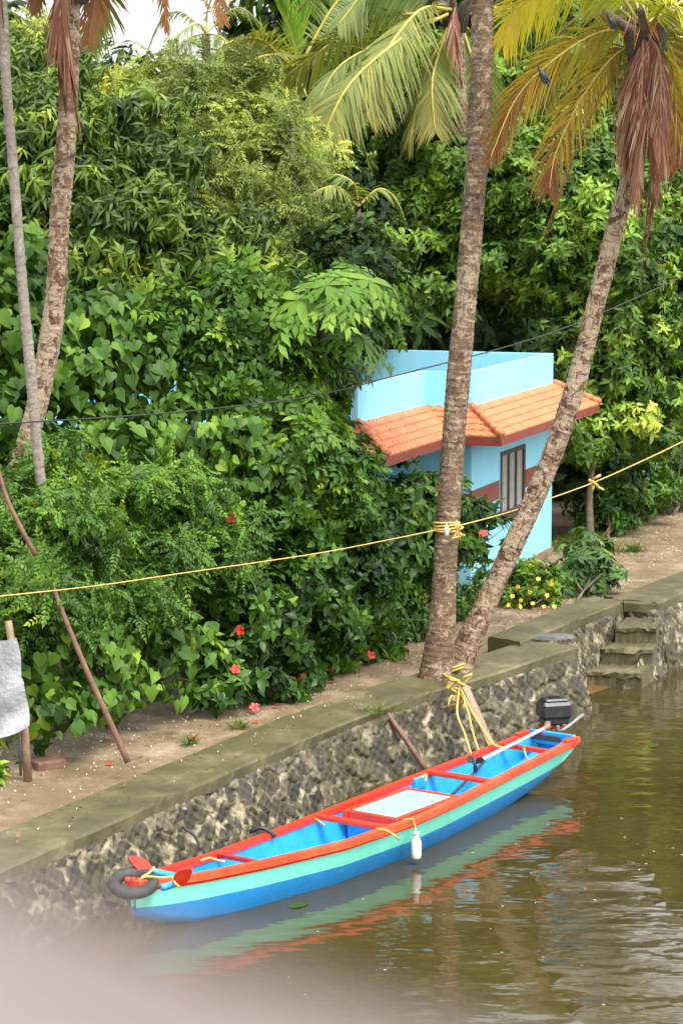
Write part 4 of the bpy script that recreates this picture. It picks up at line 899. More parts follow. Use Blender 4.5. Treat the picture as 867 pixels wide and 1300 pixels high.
# tall trees beyond the picture's top that the water mirrors
for px, z, Y, lb in ((600, 15.5, 84, 'very tall dark tree standing furthest back straight behind the middle palm'), (548, 14.5, 86, 'very tall dark tree standing furthest back left of the middle palm'), (-240, 15, 78, 'very tall dark tree furthest back at the left edge')):
    x = at(px, 0, Y)[0]; b = [((x, Y, z), (5, 4, 4)), ((x - .8, Y, z - 5), (4, 4, 4)), ((x + 3.4, Y, z - 5), (4.5, 4, 4)), ((x, Y, z - 8), (5, 4, 4))]
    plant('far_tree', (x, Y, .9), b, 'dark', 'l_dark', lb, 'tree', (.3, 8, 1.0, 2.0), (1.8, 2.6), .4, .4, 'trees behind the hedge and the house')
# middle distance
b = [PB(35, 330, 47, 1.9), PB(110, 260, 48, 2.0), PB(55, 190, 50, 2.0), PB(200, 350, 47, 1.7), PB(130, 400, 46, 1.6), PB(270, 350, 48, 1.3), PB(10, 250, 48, 1.9), PB(150, 220, 50, 1.5), PB(120, 330, 46, 1.5)]
plant('mango_tree', gbase(b), b, 'mango', 'l_mango', 'glossy dark mango tree with drooping leaf tufts behind the curving palm', 'tree', (1.2, 18, .42, 6), (.9, 1.3), .28, .4)
b = [PB(255, 180, 54, 1.9), PB(300, 260, 53, 1.9), PB(345, 320, 52, 1.5), PB(200, 170, 56, 1.5), PB(330, 230, 54, 1.6), PB(230, 260, 53, 1.6), PB(290, 340, 52, 1.3), PB(275, 165, 57, 1.3)]
plant('feathery_tree', gbase(b), b, 'feather', 'l_feather', 'yellow green feathery tree with fine leaflets left of the palm fronds', 'tree', (1.1, 8, .5, 2.6), (.9, 1.3), .2, .4)
b = [PB(385, 240, 56, 1.3), PB(430, 290, 56, 1.3), PB(400, 310, 55, 1.3), PB(360, 370, 54, 1.2), PB(420, 350, 54, 1.4), PB(450, 400, 54, 1.2), PB(455, 330, 50.5, .9), PB(470, 385, 50.5, .8)]
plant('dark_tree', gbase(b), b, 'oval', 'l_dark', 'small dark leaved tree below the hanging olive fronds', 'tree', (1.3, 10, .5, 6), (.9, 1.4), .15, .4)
b = [PB(520, 235, 58, 1.5), PB(470, 300, 58, 1.3), PB(560, 190, 58, 1.4), PB(525, 320, 57, 1.5), PB(590, 320, 58, 1.5), PB(490, 370, 57, 1.1), PB(640, 290, 58, 1.5), PB(560, 115, 59, 1.1), PB(600, 230, 58, 1.5), PB(440, 260, 58, .9), PB(550, 375, 57, 1.1)]
plant('light_green_tree', gbase(b, 1), b, 'light', 'l_light', 'bright light green tree with tufted leaf clumps behind the blue house', 'tree', (1.4, 20, .36, 4.5), (.9, 1.3), .22, .4)
b = [PB(690, 250, 56, 1.5), PB(750, 270, 55.5, 1.5), PB(660, 330, 56, 1.1), PB(740, 350, 55, 1.4), PB(795, 345, 55, 1.1), PB(780, 425, 55, 1.2), PB(760, 490, 54.8, 1.0), PB(815, 470, 55, .8), PB(800, 545, 55, .85), PB(690, 195, 57, 1.3), PB(775, 228, 57, 1.25), PB(745, 555, 54.6, .7), PB(735, 440, 55, 1.0), PB(840, 520, 55, .6)]
plant('light_green_tree', atz(750, 692, PATH_Z), b, 'light', 'l_light', 'bright light green tree with trailing leafy sides right of the blue house', 'tree', (1.4, 20, .36, 4.5), (.85, 1.2), .1, .35)
for lb, bl, bs, k, mt in (('dark leafy shrub at the path edge behind the thin tree trunk', [PB(778, 640, 56, .65), PB(782, 600, 56.4, .6), PB(765, 660, 55.6, .45)], (772, 688), 'oval', 'l_hibis'),
                 ('tall leafy shrub at the far path edge under the yellow rope', [PB(812, 630, 57.5, .6), PB(815, 590, 58, .7), PB(800, 560, 58.5, .6)], (812, 668), 'oval', 'l_hibis'),
                 ('leafy shrub at the far right picture edge beside the path', [PB(855, 620, 60, .7), PB(860, 570, 60.5, .8), PB(845, 590, 60, .6)], (852, 655), 'small', 'l_hibis')):
    plant('roadside_shrub', atz(*bs, PATH_Z), bl, k, mt, lb, 'shrub', (3.5, 9, .3, 9), (.8, 1.2), .05, .3, 'shrubs along the path', stem='stem', crown='foliage')
for i in range(9):      # low weeds along the back of the path
    x, y = [(725, 690), (790, 672), (815, 660), (838, 650), (700, 700), (752, 690), (860, 640), (805, 700), (770, 700)][i]
    t = thing('grass_tuft', atz(x, y, PATH_Z), 'small green weed tuft on the path edge right of the house', 'grass tuft', 'weed tufts by the path')
    p = np.array(t.location) + rng.normal(0, .14, (14, 3)) * np.array((1, 1, 0)); scatter('blades', 'grass', p, np.tile(UP, (14, 1)) + rng.normal(0, .2, (14, 3)), M['l_grass'], t, (.7, 1.3))
# the hedge beside the path
b = [HB(55, 905, 1.1, .6), HB(105, 885, 1.1, .6), HB(155, 875, 1.1, .55), HB(200, 848, 1.1, .6), HB(245, 840, 1.0, .55), HB(125, 810, 1.5, .75), HB(190, 785, 1.4, .75), HB(60, 820, 1.5, .75)]
plant('heart_leaf_creeper', gbase(b), b, 'heart', 'l_heart', 'low heart leaved creeper covering the hedge foot beside the grey tarpaulin', 'creeper', (4.8, 10, .26, 14), (.5, 1.05), .05, .2, None, True, stem='stem', crown='foliage', upb=.25)
b = [HB(25, 690, 1.6, .9), HB(90, 660, 1.9, .9), HB(150, 650, 2.0, .8), HB(215, 660, 1.9, .85), HB(80, 740, 1.5, .85), HB(165, 730, 1.5, .8), HB(240, 715, 1.5, .75), HB(25, 770, 1.5, .8), HB(285, 690, 1.5, .6)]
plant('fern_leaf_shrub', gbase(b), b, 'fern', 'l_serr', 'fine ferny leaved shrub in the middle of the hedge below the thin palm', 'shrub', (3.0, 9, .26, 6), (.8, 1.3), .06, .2, None, stem='stem', crown='foliage')
b = [HB(115, 580, 4.0, .95), HB(165, 520, 4.2, 1.0), HB(130, 450, 4.6, .85), HB(225, 555, 3.2, .9), HB(205, 460, 4.4, .75), HB(285, 590, 2.4, .7), HB(85, 490, 4.6, .8), HB(265, 640, 2.2, .55), HB(160, 610, 2.9, .75), HB(120, 400, 4.8, .45), HB(300, 540, 2.6, .4)]
plant('heart_leaf_tree', gbase(b), b, 'heart', 'l_heart', 'tall heart leaved bush with large pale leaves between the left palm and the papaya', 'tree', (4.2, 10, .3, 12), (.6, 1.2), .1, .3, None, True, upb=.3)
b = [HB(-20, 420, 5.2, .9), HB(15, 460, 5.0, .8), HB(-10, 540, 4.8, .9), HB(15, 590, 4.8, .7), HB(30, 400, 5.4, .7), HB(40, 330, 6, .5)]
plant('heart_leaf_tree', gbase(b), b, 'heart', 'l_heart', 'heart leaved bush at the left picture edge behind the thin palm', 'tree', (5.5, 8, .34, 20), (.8, 1.2), .1, .3, None, True, upb=.3)
b = [HB(335, 490, 2.8, .85), HB(295, 450, 3.2, .6), HB(305, 400, 3.5, .4), HB(308, 365, 3.5, .22), HB(352, 525, 2.5, .75), HB(438, 425, 2.8, .48), HB(350, 600, 2.0, .95), HB(400, 615, 1.8, .7), HB(385, 670, 1.5, .8), HB(258, 440, 3.4, .35), HB(390, 475, 3.0, .7), HB(360, 410, 3.6, .6), HB(415, 575, 1.9, .35), HB(450, 410, 3.0, .5), HB(455, 640, 1.4, .42), HB(215, 400, 3.8, .25)]
plant('serrate_leaf_tree', gbase(b), b, 'serr', 'l_serr', 'bushy tree with jagged bright green leaflets rising beside the orange eaves', 'tree', (3.4, 10, .28, 4.5), (.75, 1.25), .12, .3)
b = [HB(300, 770, 1.1, .8), HB(350, 740, 1.2, .9), HB(305, 840, .8, .65), HB(365, 815, .9, .75), HB(415, 750, 1.1, .9), HB(425, 815, .7, .6), HB(470, 690, 1.3, .8), HB(475, 770, .9, .65), HB(270, 870, .6, .42), HB(335, 880, .5, .35), HB(490, 640, 1.1, .4), HB(455, 825, .5, .35)]
t = plant('hibiscus_bush', gbase(b), b, 'hibis', 'l_hibis', 'dark hibiscus hedge bush dotted with red flowers along the path', 'shrub', (3.8, 11, .25, 7), (.75, 1.3), .06, .2, None, stem='stem', crown='foliage')
flowers(t, [HB(x, y, bk, .1)[0] for x, y, bk in [(293, 658, .7), (342, 748, .3), (350, 746, .3), (299, 850, -.1), (383, 858, -.2), (418, 788, .1), (422, 850, -.3), (395, 880, -.3), (305, 800, .1), (452, 700, .3), (323, 898, -.3), (470, 832, -.2), (445, 740, .3)]], 'red_petal', .08)
flowers(t, [HB(*q, .1)[0] for q in [(132, 815, -.1), (140, 828, -.1), (345, 905, -.4)]], 'yellow_petal', .045)
b = [PB(505, 645, 44.2, .42), PB(545, 645, 44.0, .55), PB(560, 700, 44.0, .5), PB(588, 672, 43.9, .36), PB(590, 690, 44, .3), PB(510, 690, 44.2, .55), PB(548, 645, 44.2, .33), PB(525, 730, 44.2, .45), PB(610, 660, 43.8, .2), PB(530, 625, 43.8, .22)]
t = plant('hibiscus_sapling', atz(525, 790, PATH_Z), b, 'oval', 'l_hibis', 'thin stemmed hibiscus sapling with red blooms in front of the shaded blue wall', 'shrub', (7, 8, .25, 12), (.75, 1.1), .06, .3, None, stem='stem', crown='foliage')
flowers(t, [at(x, y, 43.3) for x, y in [(458, 645), (511, 635), (613, 677), (465, 733), (560, 620)]], 'red_petal', .08)
for lb, bl, bs, k, mt in (('low green bush at the hedge end just left of the middle palm', [PB(500, 805, 42.3, .42), PB(520, 795, 42.6, .35), PB(480, 820, 42, .35)], (500, 828), 'oval', 'l_hibis'),
                          ('low green weeds between the two crossing palm trunks and the house', [PB(590, 770, 44.5, .35), PB(610, 745, 45.2, .3), PB(575, 775, 44.2, .3)], (595, 785), 'small', 'l_serr')):
    plant('low_bush', atz(*bs, PATH_Z), bl, k, mt, lb, 'shrub', (9, 8, .2, 14), (.7, 1.0), .03, .3, 'low bushes by the house', stem='stem', crown='foliage')
b = [PB(652, 765, 45.8, .32), PB(685, 748, 46.0, .42), PB(668, 735, 46.3, .35), PB(700, 765, 45.8, .2)]
t = plant('yellow_flower_shrub', atz(675, 776, PATH_Z), b, 'small', 'l_yellow', 'low bright green shrub with small yellow flowers at the foot of the blue wall', 'shrub', (13, 8, .18, 18), (.8, 1.2), .03, .3, None, stem='stem', crown='foliage')
flowers(t, [at(x, y, 45.35) for x, y in [(650, 757), (660, 770), (672, 752), (683, 735), (690, 770), (668, 778), (645, 768), (700, 742), (676, 766), (703, 770), (657, 745), (694, 756), (661, 762)]], 'yellow_petal', .045)
b = [PB(735, 725, 47.2, .42), PB(755, 712, 47.4, .42), PB(715, 735, 47, .32), PB(740, 700, 47.6, .36), PB(770, 728, 47.2, .28)]
plant('cassava_shrub', atz(738, 765, PATH_Z), b, 'cassava', 'l_cassava', 'bushy cassava shrub with drooping finger leaves beside the yellow flowered shrub', 'shrub', (8, 6, .2, 8), (.7, 1.05), .04, .3, None, stem='stem', crown='foliage', upb=.8)
# papaya
py_ = thing('papaya_tree', gbase([HB(400, 420, 1.6, 1)]), 'papaya tree with big lobed leaves on long stalks rising above the hedge', 'tree')
c = HB(408, 388, 1.0, 1)[0]; m = MB(); m.tube([(*c[:2] + np.array((.1, .3)), .8), c - UP * 1.5 + np.array((.05, .2, 0)), c], [.09, .08, .06], 10); m.build('trunk', M['bark'], py_)
for k in range(24):
    a = k * 2.4; e = -.75 + 1.7 * ((k * .37) % 1); L = random.uniform(.75, 1.05); h = np.array((math.cos(a), math.sin(a) * .8, 0))
    tip = c + h * L * math.cos(e) + UP * (L * math.sin(e) * .8 - .05); m = MB(); m.tube(spline([c, c + (tip - c) * .5 + UP * .12, tip], 6), [.018, .016, .014, .012, .011, .01], 6); st = m.build('leaf_stalk', M['l_papaya'], py_)
    scatter('leaf', 'papaya', [tip], [UP * .8 + h * .45 + np.array((0, -.35, 0))], M['l_papaya'], st, (1.25, 1.75))

# ---------------------------------------------------------------- tarpaulin, sticks, ropes, cable
tp = thing('tarpaulin_screen', atz(20, 985, PATH_Z), 'sagging grey tarpaulin sheet tied to a rough wooden post at the left edge', 'tarpaulin')
Yt = 31.6; n, mm = 22, 18; V = []
for j in range(mm + 1):
    for i in range(n + 1):
        u, v = i / n, j / mm; x = -75 + (112) * u - (16 if v < .5 else 10) * u * (1 - v) ** 1.2 + 2 * math.sin(v * 9) * u; y = 812 + (10 - 14 * u) + v * (112 + 40 * (1 - u)) + 3 * math.sin(u * 9)
        V.append(at(x, y, Yt + (.9 - u) * .3 + .05 * math.sin(u * 11 + v * 3) + .05 * math.sin(v * 14 + u * 4) * v))
MB().add(V, [(j * (n + 1) + i, j * (n + 1) + i + 1, (j + 1) * (n + 1) + i + 1, (j + 1) * (n + 1) + i) for j in range(mm) for i in range(n)], 0, True).build('sheet', M['tarp'], tp)
MB().tube([at(36, 992, 31.75), at(32, 930, 31.75), at(22, 860, 31.8), at(11, 788, 31.85)], [.06, .058, .05, .05], 9).build('post', M['plank'], tp)
MB().tube([at(27, 985, 31.9), at(25, 930, 31.9)], [.018, .018], 7).build('prop_stick', M['slate'], tp)
MB().tube(spline([at(163, 968, 31.75), at(138, 912, 31.8), at(110, 850, 31.85), at(85, 790, 31.9), at(66, 740, 32.0)], 16), np.linspace(.045, .03, 16), 8).solo('leaning_pole', M['stick'], 'long brown pole leaning from the path up into the hedge', 'pole')
MB().tube(spline([at(46, 705, 31.6), at(22, 660, 31.6), at(5, 620, 31.7), at(-10, 560, 31.8)], 10), np.linspace(.035, .025, 10), 7).solo('dry_branch', M['stick'], 'dry reddish branch slanting across the leaves below the left palm trunks', 'branch')
MB().tube(spline([atz(484, 895, 1.03), atz(505, 925, .7), atz(543, 980, .05)], 10), np.linspace(.04, .045, 10), 8).solo('wooden_stick', M['stick'], 'brown stick leaning on the rubble wall above the boat', 'stick')
m = MB(); a, bq = atz(590, 872, 1.15), atz(624, 948, .35); m.box((a + bq) / 2, (np.linalg.norm(bq - a), .13, .05), (nrm(bq - a), nrm(np.cross(UP, bq - a)), nrm(np.cross(bq - a, np.cross(UP, bq - a)))), 0, .01); m.solo('plank', M['plank'], 'pale weathered plank leaning against the wall beside the knotted ropes', 'plank')
# overhead cable
MB().tube(spline([at(-60, 543, 32.0), at(0, 538, 32.3), at(120, 531, 33.2), at(250, 521, 34.6), at(400, 502, 38.5), at(525, 471, 41.5), at(640, 441, 44), at(735, 409, 46), at(867, 351, 49), at(960, 305, 51)], 80), .012, 6).solo('utility_cable', M['cable'], 'black overhead cable sagging across the hedge and the house roof', 'cable')
rp = thing('clothes_rope', at(567, 668, 37.7), 'long yellow rope strung across the scene and knotted round the middle palm', 'rope')
k1 = at(567, 668, 37.65)
MB().tube(spline([at(-40, 762, 30.8), at(0, 757, 31.0), at(120, 744, 32.0), at(230, 728, 33.2), at(400, 703, 35.6), at(500, 684, 37.0), at(553, 673, 37.6)], 60), .0085, 6).build('span', M['rope'], rp)
MB().tube(spline([at(580, 668, 37.65), at(640, 652, 38.8), at(700, 632, 40.5), at(752, 613, 42), at(800, 592, 43.4), at(867, 560, 45.5), at(950, 515, 48)], 60), .011, 6).build('span', M['rope'], rp)
m = MB(); cc = at(567, 667, 38.1)
for k in range(4):
    an = np.linspace(0, 2 * np.pi, 28); r_ = .2; m.tube([cc + np.array((math.cos(q) * r_, math.sin(q) * r_, -.06 + .035 * k + .02 * math.sin(q + k))) for q in an], .018, 6, 0, False)
m.build('coil', M['rope'], rp)
m = MB()
for k in range(7): q = at(577 + rj(6), 668 + rj(8), 37.72); m.tube([q, q + np.array((rj(.12), -.03, rj(.12))), q + np.array((rj(.14), .0, rj(.16)))], .016, 6)
m.tube([at(567, 668, 37.7), at(567, 680, 37.66)], [.03, .035], 8, 1); m.build('knot', [M['rope'], M['white']], rp)
m = MB()
for k in range(6): q = at(752 + rj(5), 613 + rj(5), 42); m.tube([q, q + np.array((rj(.15), rj(.05), rj(.12)))], .025, 6)
m.build('knot', M['rope'], rp)
mr = thing('mooring_rope', at(585, 868, 37.8), 'yellow mooring ropes knotted round the leaning palm foot and hanging to the boat', 'rope')
m = MB(); cc = at(577, 852, 38.4)
for k in range(2):
    an = np.linspace(-2.6, .4, 24); m.tube([cc + np.array((math.cos(q) * .25, math.sin(q) * .25, .02 + .05 * k + .1 * math.cos(q + .5))) for q in an], .02, 6)
m.build('loop', M['rope'], mr)
kn = atz(583, 872, 1.12)
for pts in ([kn, atz(580, 905, .9), atz(589, 930, .75), atz(598, 958, .6)], [kn, atz(594, 905, .85), atz(600, 930, .7), atz(608, 955, .6)], [kn, atz(600, 905, 1.0), atz(612, 925, .8), atz(625, 944, .68), atz(640, 950, .64)], [atz(560, 852, 1.12), atz(570, 862, 1.25), kn + UP * .1]):
    MB().tube(spline(pts, 24), .018, 6).build('strand', M['rope'], mr)
m = MB()
for k in range(9): q = kn + np.array((rj(.1), -.05 + rj(.05), rj(.18))); m.tube(spline([q, q + np.array((rj(.2), rj(.1), rj(.15))), q + np.array((rj(.2), rj(.1), -.12 + rj(.1)))], 6), .018, 6)
m.build('knot', M['rope'], mr)
MB().tube(spline([atz(232, 1050, .7), atz(248, 1062, .6), atz(255, 1078, .5)], 8), .018, 6).solo('black_hose', M['cable'], 'thin dark root hanging down the wall behind the bow', 'root')
MB().tube(spline([atz(318, 1056, .6), atz(330, 1051, .66), atz(342, 1055, .62), atz(350, 1062, .55)], 10), .03, 7).solo('bent_hose', M['cable'], 'bent black hose lying against the wall behind the boat', 'hose')

# ---------------------------------------------------------------- the boat
BB, BS = np.array((-1.98, 28.08)), np.array((3.35, 35.73)); bdv = BS - BB; BL = np.linalg.norm(bdv); bdv = bdv / BL; bnv = np.array((bdv[1], -bdv[0]))
boat = thing('rowing_boat', (*(BB + bdv * BL / 2), 0), 'long wooden canoe with red gunwales, mint and blue sides and blue inside', 'boat')
tk = [-.045, 0, .04, .14, .29, .44, .55, .66, .78, .9, .97, 1.0]; hw = [.05, .19, .26, .37, .54, .61, .6, .56, .5, .45, .42, .4]
ck = [-.30, -.22, -.15, -.02, .09, .09, .04, -.03, -.08, -.12, -.14, -.15]; kz = [.22, .05, -.05, -.14, -.18, -.18, -.18, -.16, -.1, .06, .24, .34]
shz = lambda t: .56 + .05 * max(0, (.35 - t) / .35) ** 2 + .08 * max(0, (t - .5) / .5) ** 2
def bp(t, b, z): return np.array((*(BB + bdv * BL * t + bnv * (np.interp(t, tk, ck) + b)), z))
ts_ = np.unique(np.r_[np.linspace(-.045, 1.0, 60), tk]); nT = len(ts_)
def smooth_int(t, k, v): return float(np.interp(t, k, v))
hwf = lambda t: smooth_int(t, tk, hw)
def section(t, side, inset=0.0, lift=0.0):
    """points from sheer to keel"""
    h, s, k = hwf(t) - inset, shz(t), smooth_int(t, tk, kz) + lift; h = max(h, .012)
    d = s - k; zs = [s, s - .105, max(s - .31, k + .25 * (s - k)), k + .3 * min(.4, s - k), k + .05, k]
    zs = np.minimum.accumulate(zs); bs = []
    for z in zs:
        q = (z - k) / (s - k + 1e-6); bs.append(h * (max(q, 0) ** .24) if q > 0 else 0)
    return [bp(t, side * b_, z) for b_, z in zip(bs, zs)]
hull = MB()
for side in (1, -1):
    S_ = [section(t, side) for t in ts_]; m_ = len(S_[0]); V = [p for s in S_ for p in s]; o = len(hull.v)
    hull.v += [tuple(p) for p in V]
    for i in range(nT - 1):
        for j in range(m_ - 1):
            f = [o + i * m_ + j, o + i * m_ + j + 1, o + (i + 1) * m_ + j + 1, o + (i + 1) * m_ + j]
            hull.f.append(f if side > 0 else f[::-1]); hull.m.append((0, 1, 2, 2, 2)[j]); hull.s.append(True)
Se = section(1.0, 1); Sw = section(1.0, -1); hull.add(Se + Sw[::-1], [tuple(range(2 * len(Se)))], 2)
hull.build('hull', [M['red'], M['mint'], M['blue']], boat)
inn_ = MB(); tin = ts_[(ts_ > .02) & (ts_ < .985)]
for side in (1, -1):
    S_ = [[q for q in section(t, side, .045, .07)] for t in tin]; m_ = len(S_[0]); o = len(inn_.v); inn_.v += [tuple(p) for s in S_ for p in s]
    for i in range(len(tin) - 1):
        for j in range(m_ - 1): inn_.f.append([o + i * m_ + j, o + (i + 1) * m_ + j, o + (i + 1) * m_ + j + 1, o + i * m_ + j + 1]); inn_.m.append(0); inn_.s.append(True)
inn_.build('lining', M['inblue'], boat)
fl = MB(); fz = .12; V = []
tf = np.linspace(.06, .93, 40)
for t in tf:
    k_ = smooth_int(t, tk, kz) + .07; z = max(fz, k_ + .06); q = (z - k_) / (shz(t) - k_); b_ = max(.03, (hwf(t) - .045) * max(q, .02) ** .24 - .02); V += [bp(t, -b_, z), bp(t, b_, z)]
fl.add(V, [(2 * i, 2 * i + 1, 2 * i + 3, 2 * i + 2) for i in range(len(tf) - 1)]); fl.build('floor_boards', M['floor'], boat)
for side, mt in ((1, 'orange'), (-1, 'red')):
    g = MB(); V = []
    for t in ts_:
        h, s = hwf(t), shz(t); k = .07 if t > .0 else .05
        V += [bp(t, side * max(.0, h - k), s - .05), bp(t, side * max(.0, h - k), s + .025), bp(t, side * (h + .035), s + .025), bp(t, side * (h + .035), s - .06)]
    n = len(ts_); g.add(V, [(4 * i + j, 4 * i + (j + 1) % 4, 4 * i + 4 + (j + 1) % 4, 4 * i + 4 + j) for i in range(n - 1) for j in range(4)] + [(0, 1, 2, 3), tuple(4 * (n - 1) + j for j in range(4))])
    g.build('gunwale', M[mt], boat)
def crossbar(t, z, wd, th, mt, name='thwart', ext=0.0):
    a, b_ = bp(t, -(hwf(t) - .06 + ext), z), bp(t, hwf(t) - .06 + ext, z); m = MB()
    m.box((a + b_) / 2, (np.linalg.norm(b_ - a), wd, th), ((*bnv, 0), (*bdv, 0), (0, 0, 1)), 0, .01); m.build(name, M[mt], boat)
crossbar(.135, .58, .06, .06, 'oxred'); crossbar(.38, .57, .13, .06, 'red', 'thwart', .03); crossbar(.69, .58, .13, .06, 'red', 'thwart', .03); crossbar(.895, .62, .07, .07, 'red')
tr = MB(); tr.box((bp(.99, -.2, .6) + bp(.99, .2, .6)) / 2, (.78, .06, .2), ((*bnv, 0), (*bdv, 0), (0, 0, 1)), 0, .01); tr.build('transom', M['inblue'], boat)
pad = MB(); pad.box(bp(.978, -.05, .625), (.5, .03, .09), ((*bnv, 0), (*bdv, 0), (0, 0, 1)), 0, .01); pad.build('transom_pad', M['rubber'], boat)
for s in (1, -1): MB().box(bp(.968, s * .41, shz(1) - .02), (.1, .3, .15), ((*bnv, 0), (*bdv, 0), (0, 0, 1)), 0, .015).build('corner_block', M['red'], boat)
for t in (.655,):   # seat knees
    kb = MB(); kb.box(bp(t, -.47, .5), (.06, .3, .16), ((*bnv, 0), (*bdv, 0), (0, 0, 1)), 0, .01); kb.build('knee', M['inblue'], boat)
# lidded box amidships
bxm = MB(); c_ = bp(.512, .03, .31); L_, W_ = 1.46, .8
bxm.box(c_, (W_, L_, .36), ((*bnv, 0), (*bdv, 0), (0, 0, 1)), 0, .01); box = bxm.build('locker', M['blue'], boat)
lf = MB()
for s in (1, -1):
    lf.box(c_ + np.array((*(bnv * s * (W_ / 2)), .2)), (.07, L_ + .14, .13), ((*bnv, 0), (*bdv, 0), (0, 0, 1)), 0, .01); lf.box(c_ + np.array((*(bdv * s * (L_ / 2)), .2)), (W_ - .07, .07, .127), ((*bnv, 0), (*bdv, 0), (0, 0, 1)), 0, .01)
lf.build('lid_frame', M['red'], box)
ld = MB()
for k in range(4): ld.box(c_ + np.array((*(bnv * (k - 1.5) * (W_ - .08) / 4), .225)), ((W_ - .08) / 4 - .006, L_ - .08, .05), ((*bnv, 0), (*bdv, 0), (0, 0, 1)), 0, .006)
ld.build('lid', M['lid'], box)
sd = MB(); sd.box(bp(.62, .1, .34), (.5, .3, .04), ((*bnv, 0), (*bdv, 0), (0, 0, 1)), 0, .008); sd.build('seat_board', M['lid'], boat)
# bow horns
def horn(p0, p1, p2, w, name='bow_horn'):
    m = MB(); P = spline([p0, p1, p2], 10); m.tube(P[:6], [.045] * 6, 8, 1)
    T_ = nrm(p2 - p0); U_ = nrm(np.cross(T_, np.array((.4, -.9, .2)))); N_ = np.cross(T_, U_); V = []
    for i, ww in enumerate((.45, .95, 1.0, .75, .2)):
        q = P[5] + (p2 - P[5]) * i / 4
        V += [q + U_ * w * ww + N_ * .03, q - U_ * w * ww + N_ * .03, q - U_ * w * ww - N_ * .03, q + U_ * w * ww - N_ * .03]
    m.add(V, [(4 * i + j, 4 * i + (j + 1) % 4, 4 * i + 4 + (j + 1) % 4, 4 * i + 4 + j) for i in range(4) for j in range(4)] + [(0, 1, 2, 3), (16, 17, 18, 19)], 0)
    m.build(name, [M['red'], M['inblue']], boat)
horn(atz(222, 1112, .6), atz(195, 1106, .7), atz(164, 1088, .86), .075); horn(atz(205, 1127, .62), atz(220, 1122, .66), atz(244, 1103, .88), .085)
m = MB()
for pts in ([(176, 1118, .75), (186, 1113, .8), (205, 1114, .75), (218, 1113, .74)], [(218, 1112, .74), (222, 1120, .7), (228, 1126, .68)], [(180, 1114, .78), (190, 1108, .8), (196, 1101, .78)]):
    m.tube(spline([atz(*p) for p in pts], 14), .014, 6)
m.build('lashing', M['rope'], boat)
m = MB()
for pts in ([(255, 1093, .64), (266, 1089, .66), (276, 1092, .62), (286, 1094, .6)], [(400, 1039, .62), (406, 1043, .64), (412, 1048, .58)], [(536, 987, .63), (541, 983, .64), (540, 992, .55)], [(478, 1052, .66), (490, 1054, .66), (500, 1060, .64), (506, 1066, .55)]):
    m.tube(spline([atz(*p) for p in pts], 12), .014, 6)
m.build('rope_tie', M['rope'], boat)
# old tyre on the bow
ty = thing('old_tyre', atz(170, 1121, .52), 'black scooter tyre lashed flat on the bow of the boat as a fender', 'tyre')
m = MB(); n, k = 40, 14; V = []; ct = atz(170, 1121, .62)
for i in range(n):
    a = 2 * np.pi * i / n
    for j in range(k):
        q = 2 * np.pi * j / k; r_ = .235 + .07 * math.cos(q); V.append(ct + np.array((math.cos(a) * r_, math.sin(a) * r_, .07 * math.sin(q) + (.004 if (i % 2 and math.cos(q) > .3) else 0) + .24 * math.sin(a) * r_)))
m.add(V, [(i * k + j, ((i + 1) % n) * k + j, ((i + 1) % n) * k + (j + 1) % k, i * k + (j + 1) % k) for i in range(n) for j in range(k)], 0, True); m.build('tread', M['rubber'], ty)
rc = thing('red_cap', atz(166, 1119, .66), 'small red plastic bottle cap piece lying inside the tyre on the bow', 'cap')
m = MB(); q = atz(163, 1121, .6); m.tube([q, q + UP * .07], [.04, .036], 12); q = atz(170, 1121, .6); m.tube([q, q + UP * .07], [.034, .03], 12); m.build('cap', M['red'], rc)
# float bottle on the near side
fb = thing('float_bottle', atz(511, 1096, .05), 'white plastic bottle hung on a cord from the near gunwale as a fender', 'bottle')
m = MB(); pb0 = bp(.43, hwf(.43) + .12, .08); m.tube([pb0 + UP * z for z in (0, .015, .06, .22, .27, .3, .33)], [.042, .062, .067, .067, .05, .03, .028], 14); m.build('body', M['white'], fb)
m = MB(); m.tube([pb0 + UP * .33, pb0 + UP * .365], [.04, .04], 12); m.build('cap', M['white'], fb)
MB().tube(spline([pb0 + UP * .36, bp(.43, hwf(.43) + .06, .6), bp(.42, hwf(.42) - .02, .605)], 10), .01, 6).build('cord', M['rope'], fb)
# outboard motor with long white shaft
mo = thing('outboard_motor', atz(700, 935, .6), 'black long tail outboard motor with white shaft swung inboard over the stern', 'outboard motor')
ec = atz(703, 902, .92); pr0, pr1 = atz(604, 968, .72), atz(690, 925, .72); sd_ = nrm((pr1 - pr0) * np.array((1, 1, 0))); sn = np.array((-sd_[1], sd_[0], 0))
fx, fy = np.array((.97, .25, 0)), np.array((-.25, .97, 0))
m = MB(); m.box(ec + UP * .02, (.5, .36, .27), (fx, fy, (0, 0, 1)), 0, .05); m.box(ec + UP * .17, (.38, .28, .06), (fx, fy, (0, 0, 1)), 0, .025); m.box(ec - UP * .14, (.4, .3, .1), (fx, fy, (0, 0, 1)), 0, .02); m.build('engine_cover', M['black'], mo)
m = MB(); an = np.linspace(0, 2 * np.pi, 21); m.tube([ec + fx * .258 + fy * .1 * math.cos(q) + UP * .1 * math.sin(q) for q in an], .018, 6); 
for k in range(5): m.box(ec + fx * .256 + UP * (.06 - .03 * k), (.012, .16, .012), (fx, fy, (0, 0, 1)))
m.build('fan_guard', M['rubber'], mo)
m = MB(); m.tube([ec + UP * .2 - fx * .1, ec + UP * .24, ec + UP * .2 + fx * .1], .016, 6); m.build('carry_handle', M['black'], mo)
m = MB(); m.box(ec - UP * .24 - fx * .05, (.34, .22, .05), (fx, fy, (0, 0, 1)), 0, .01)
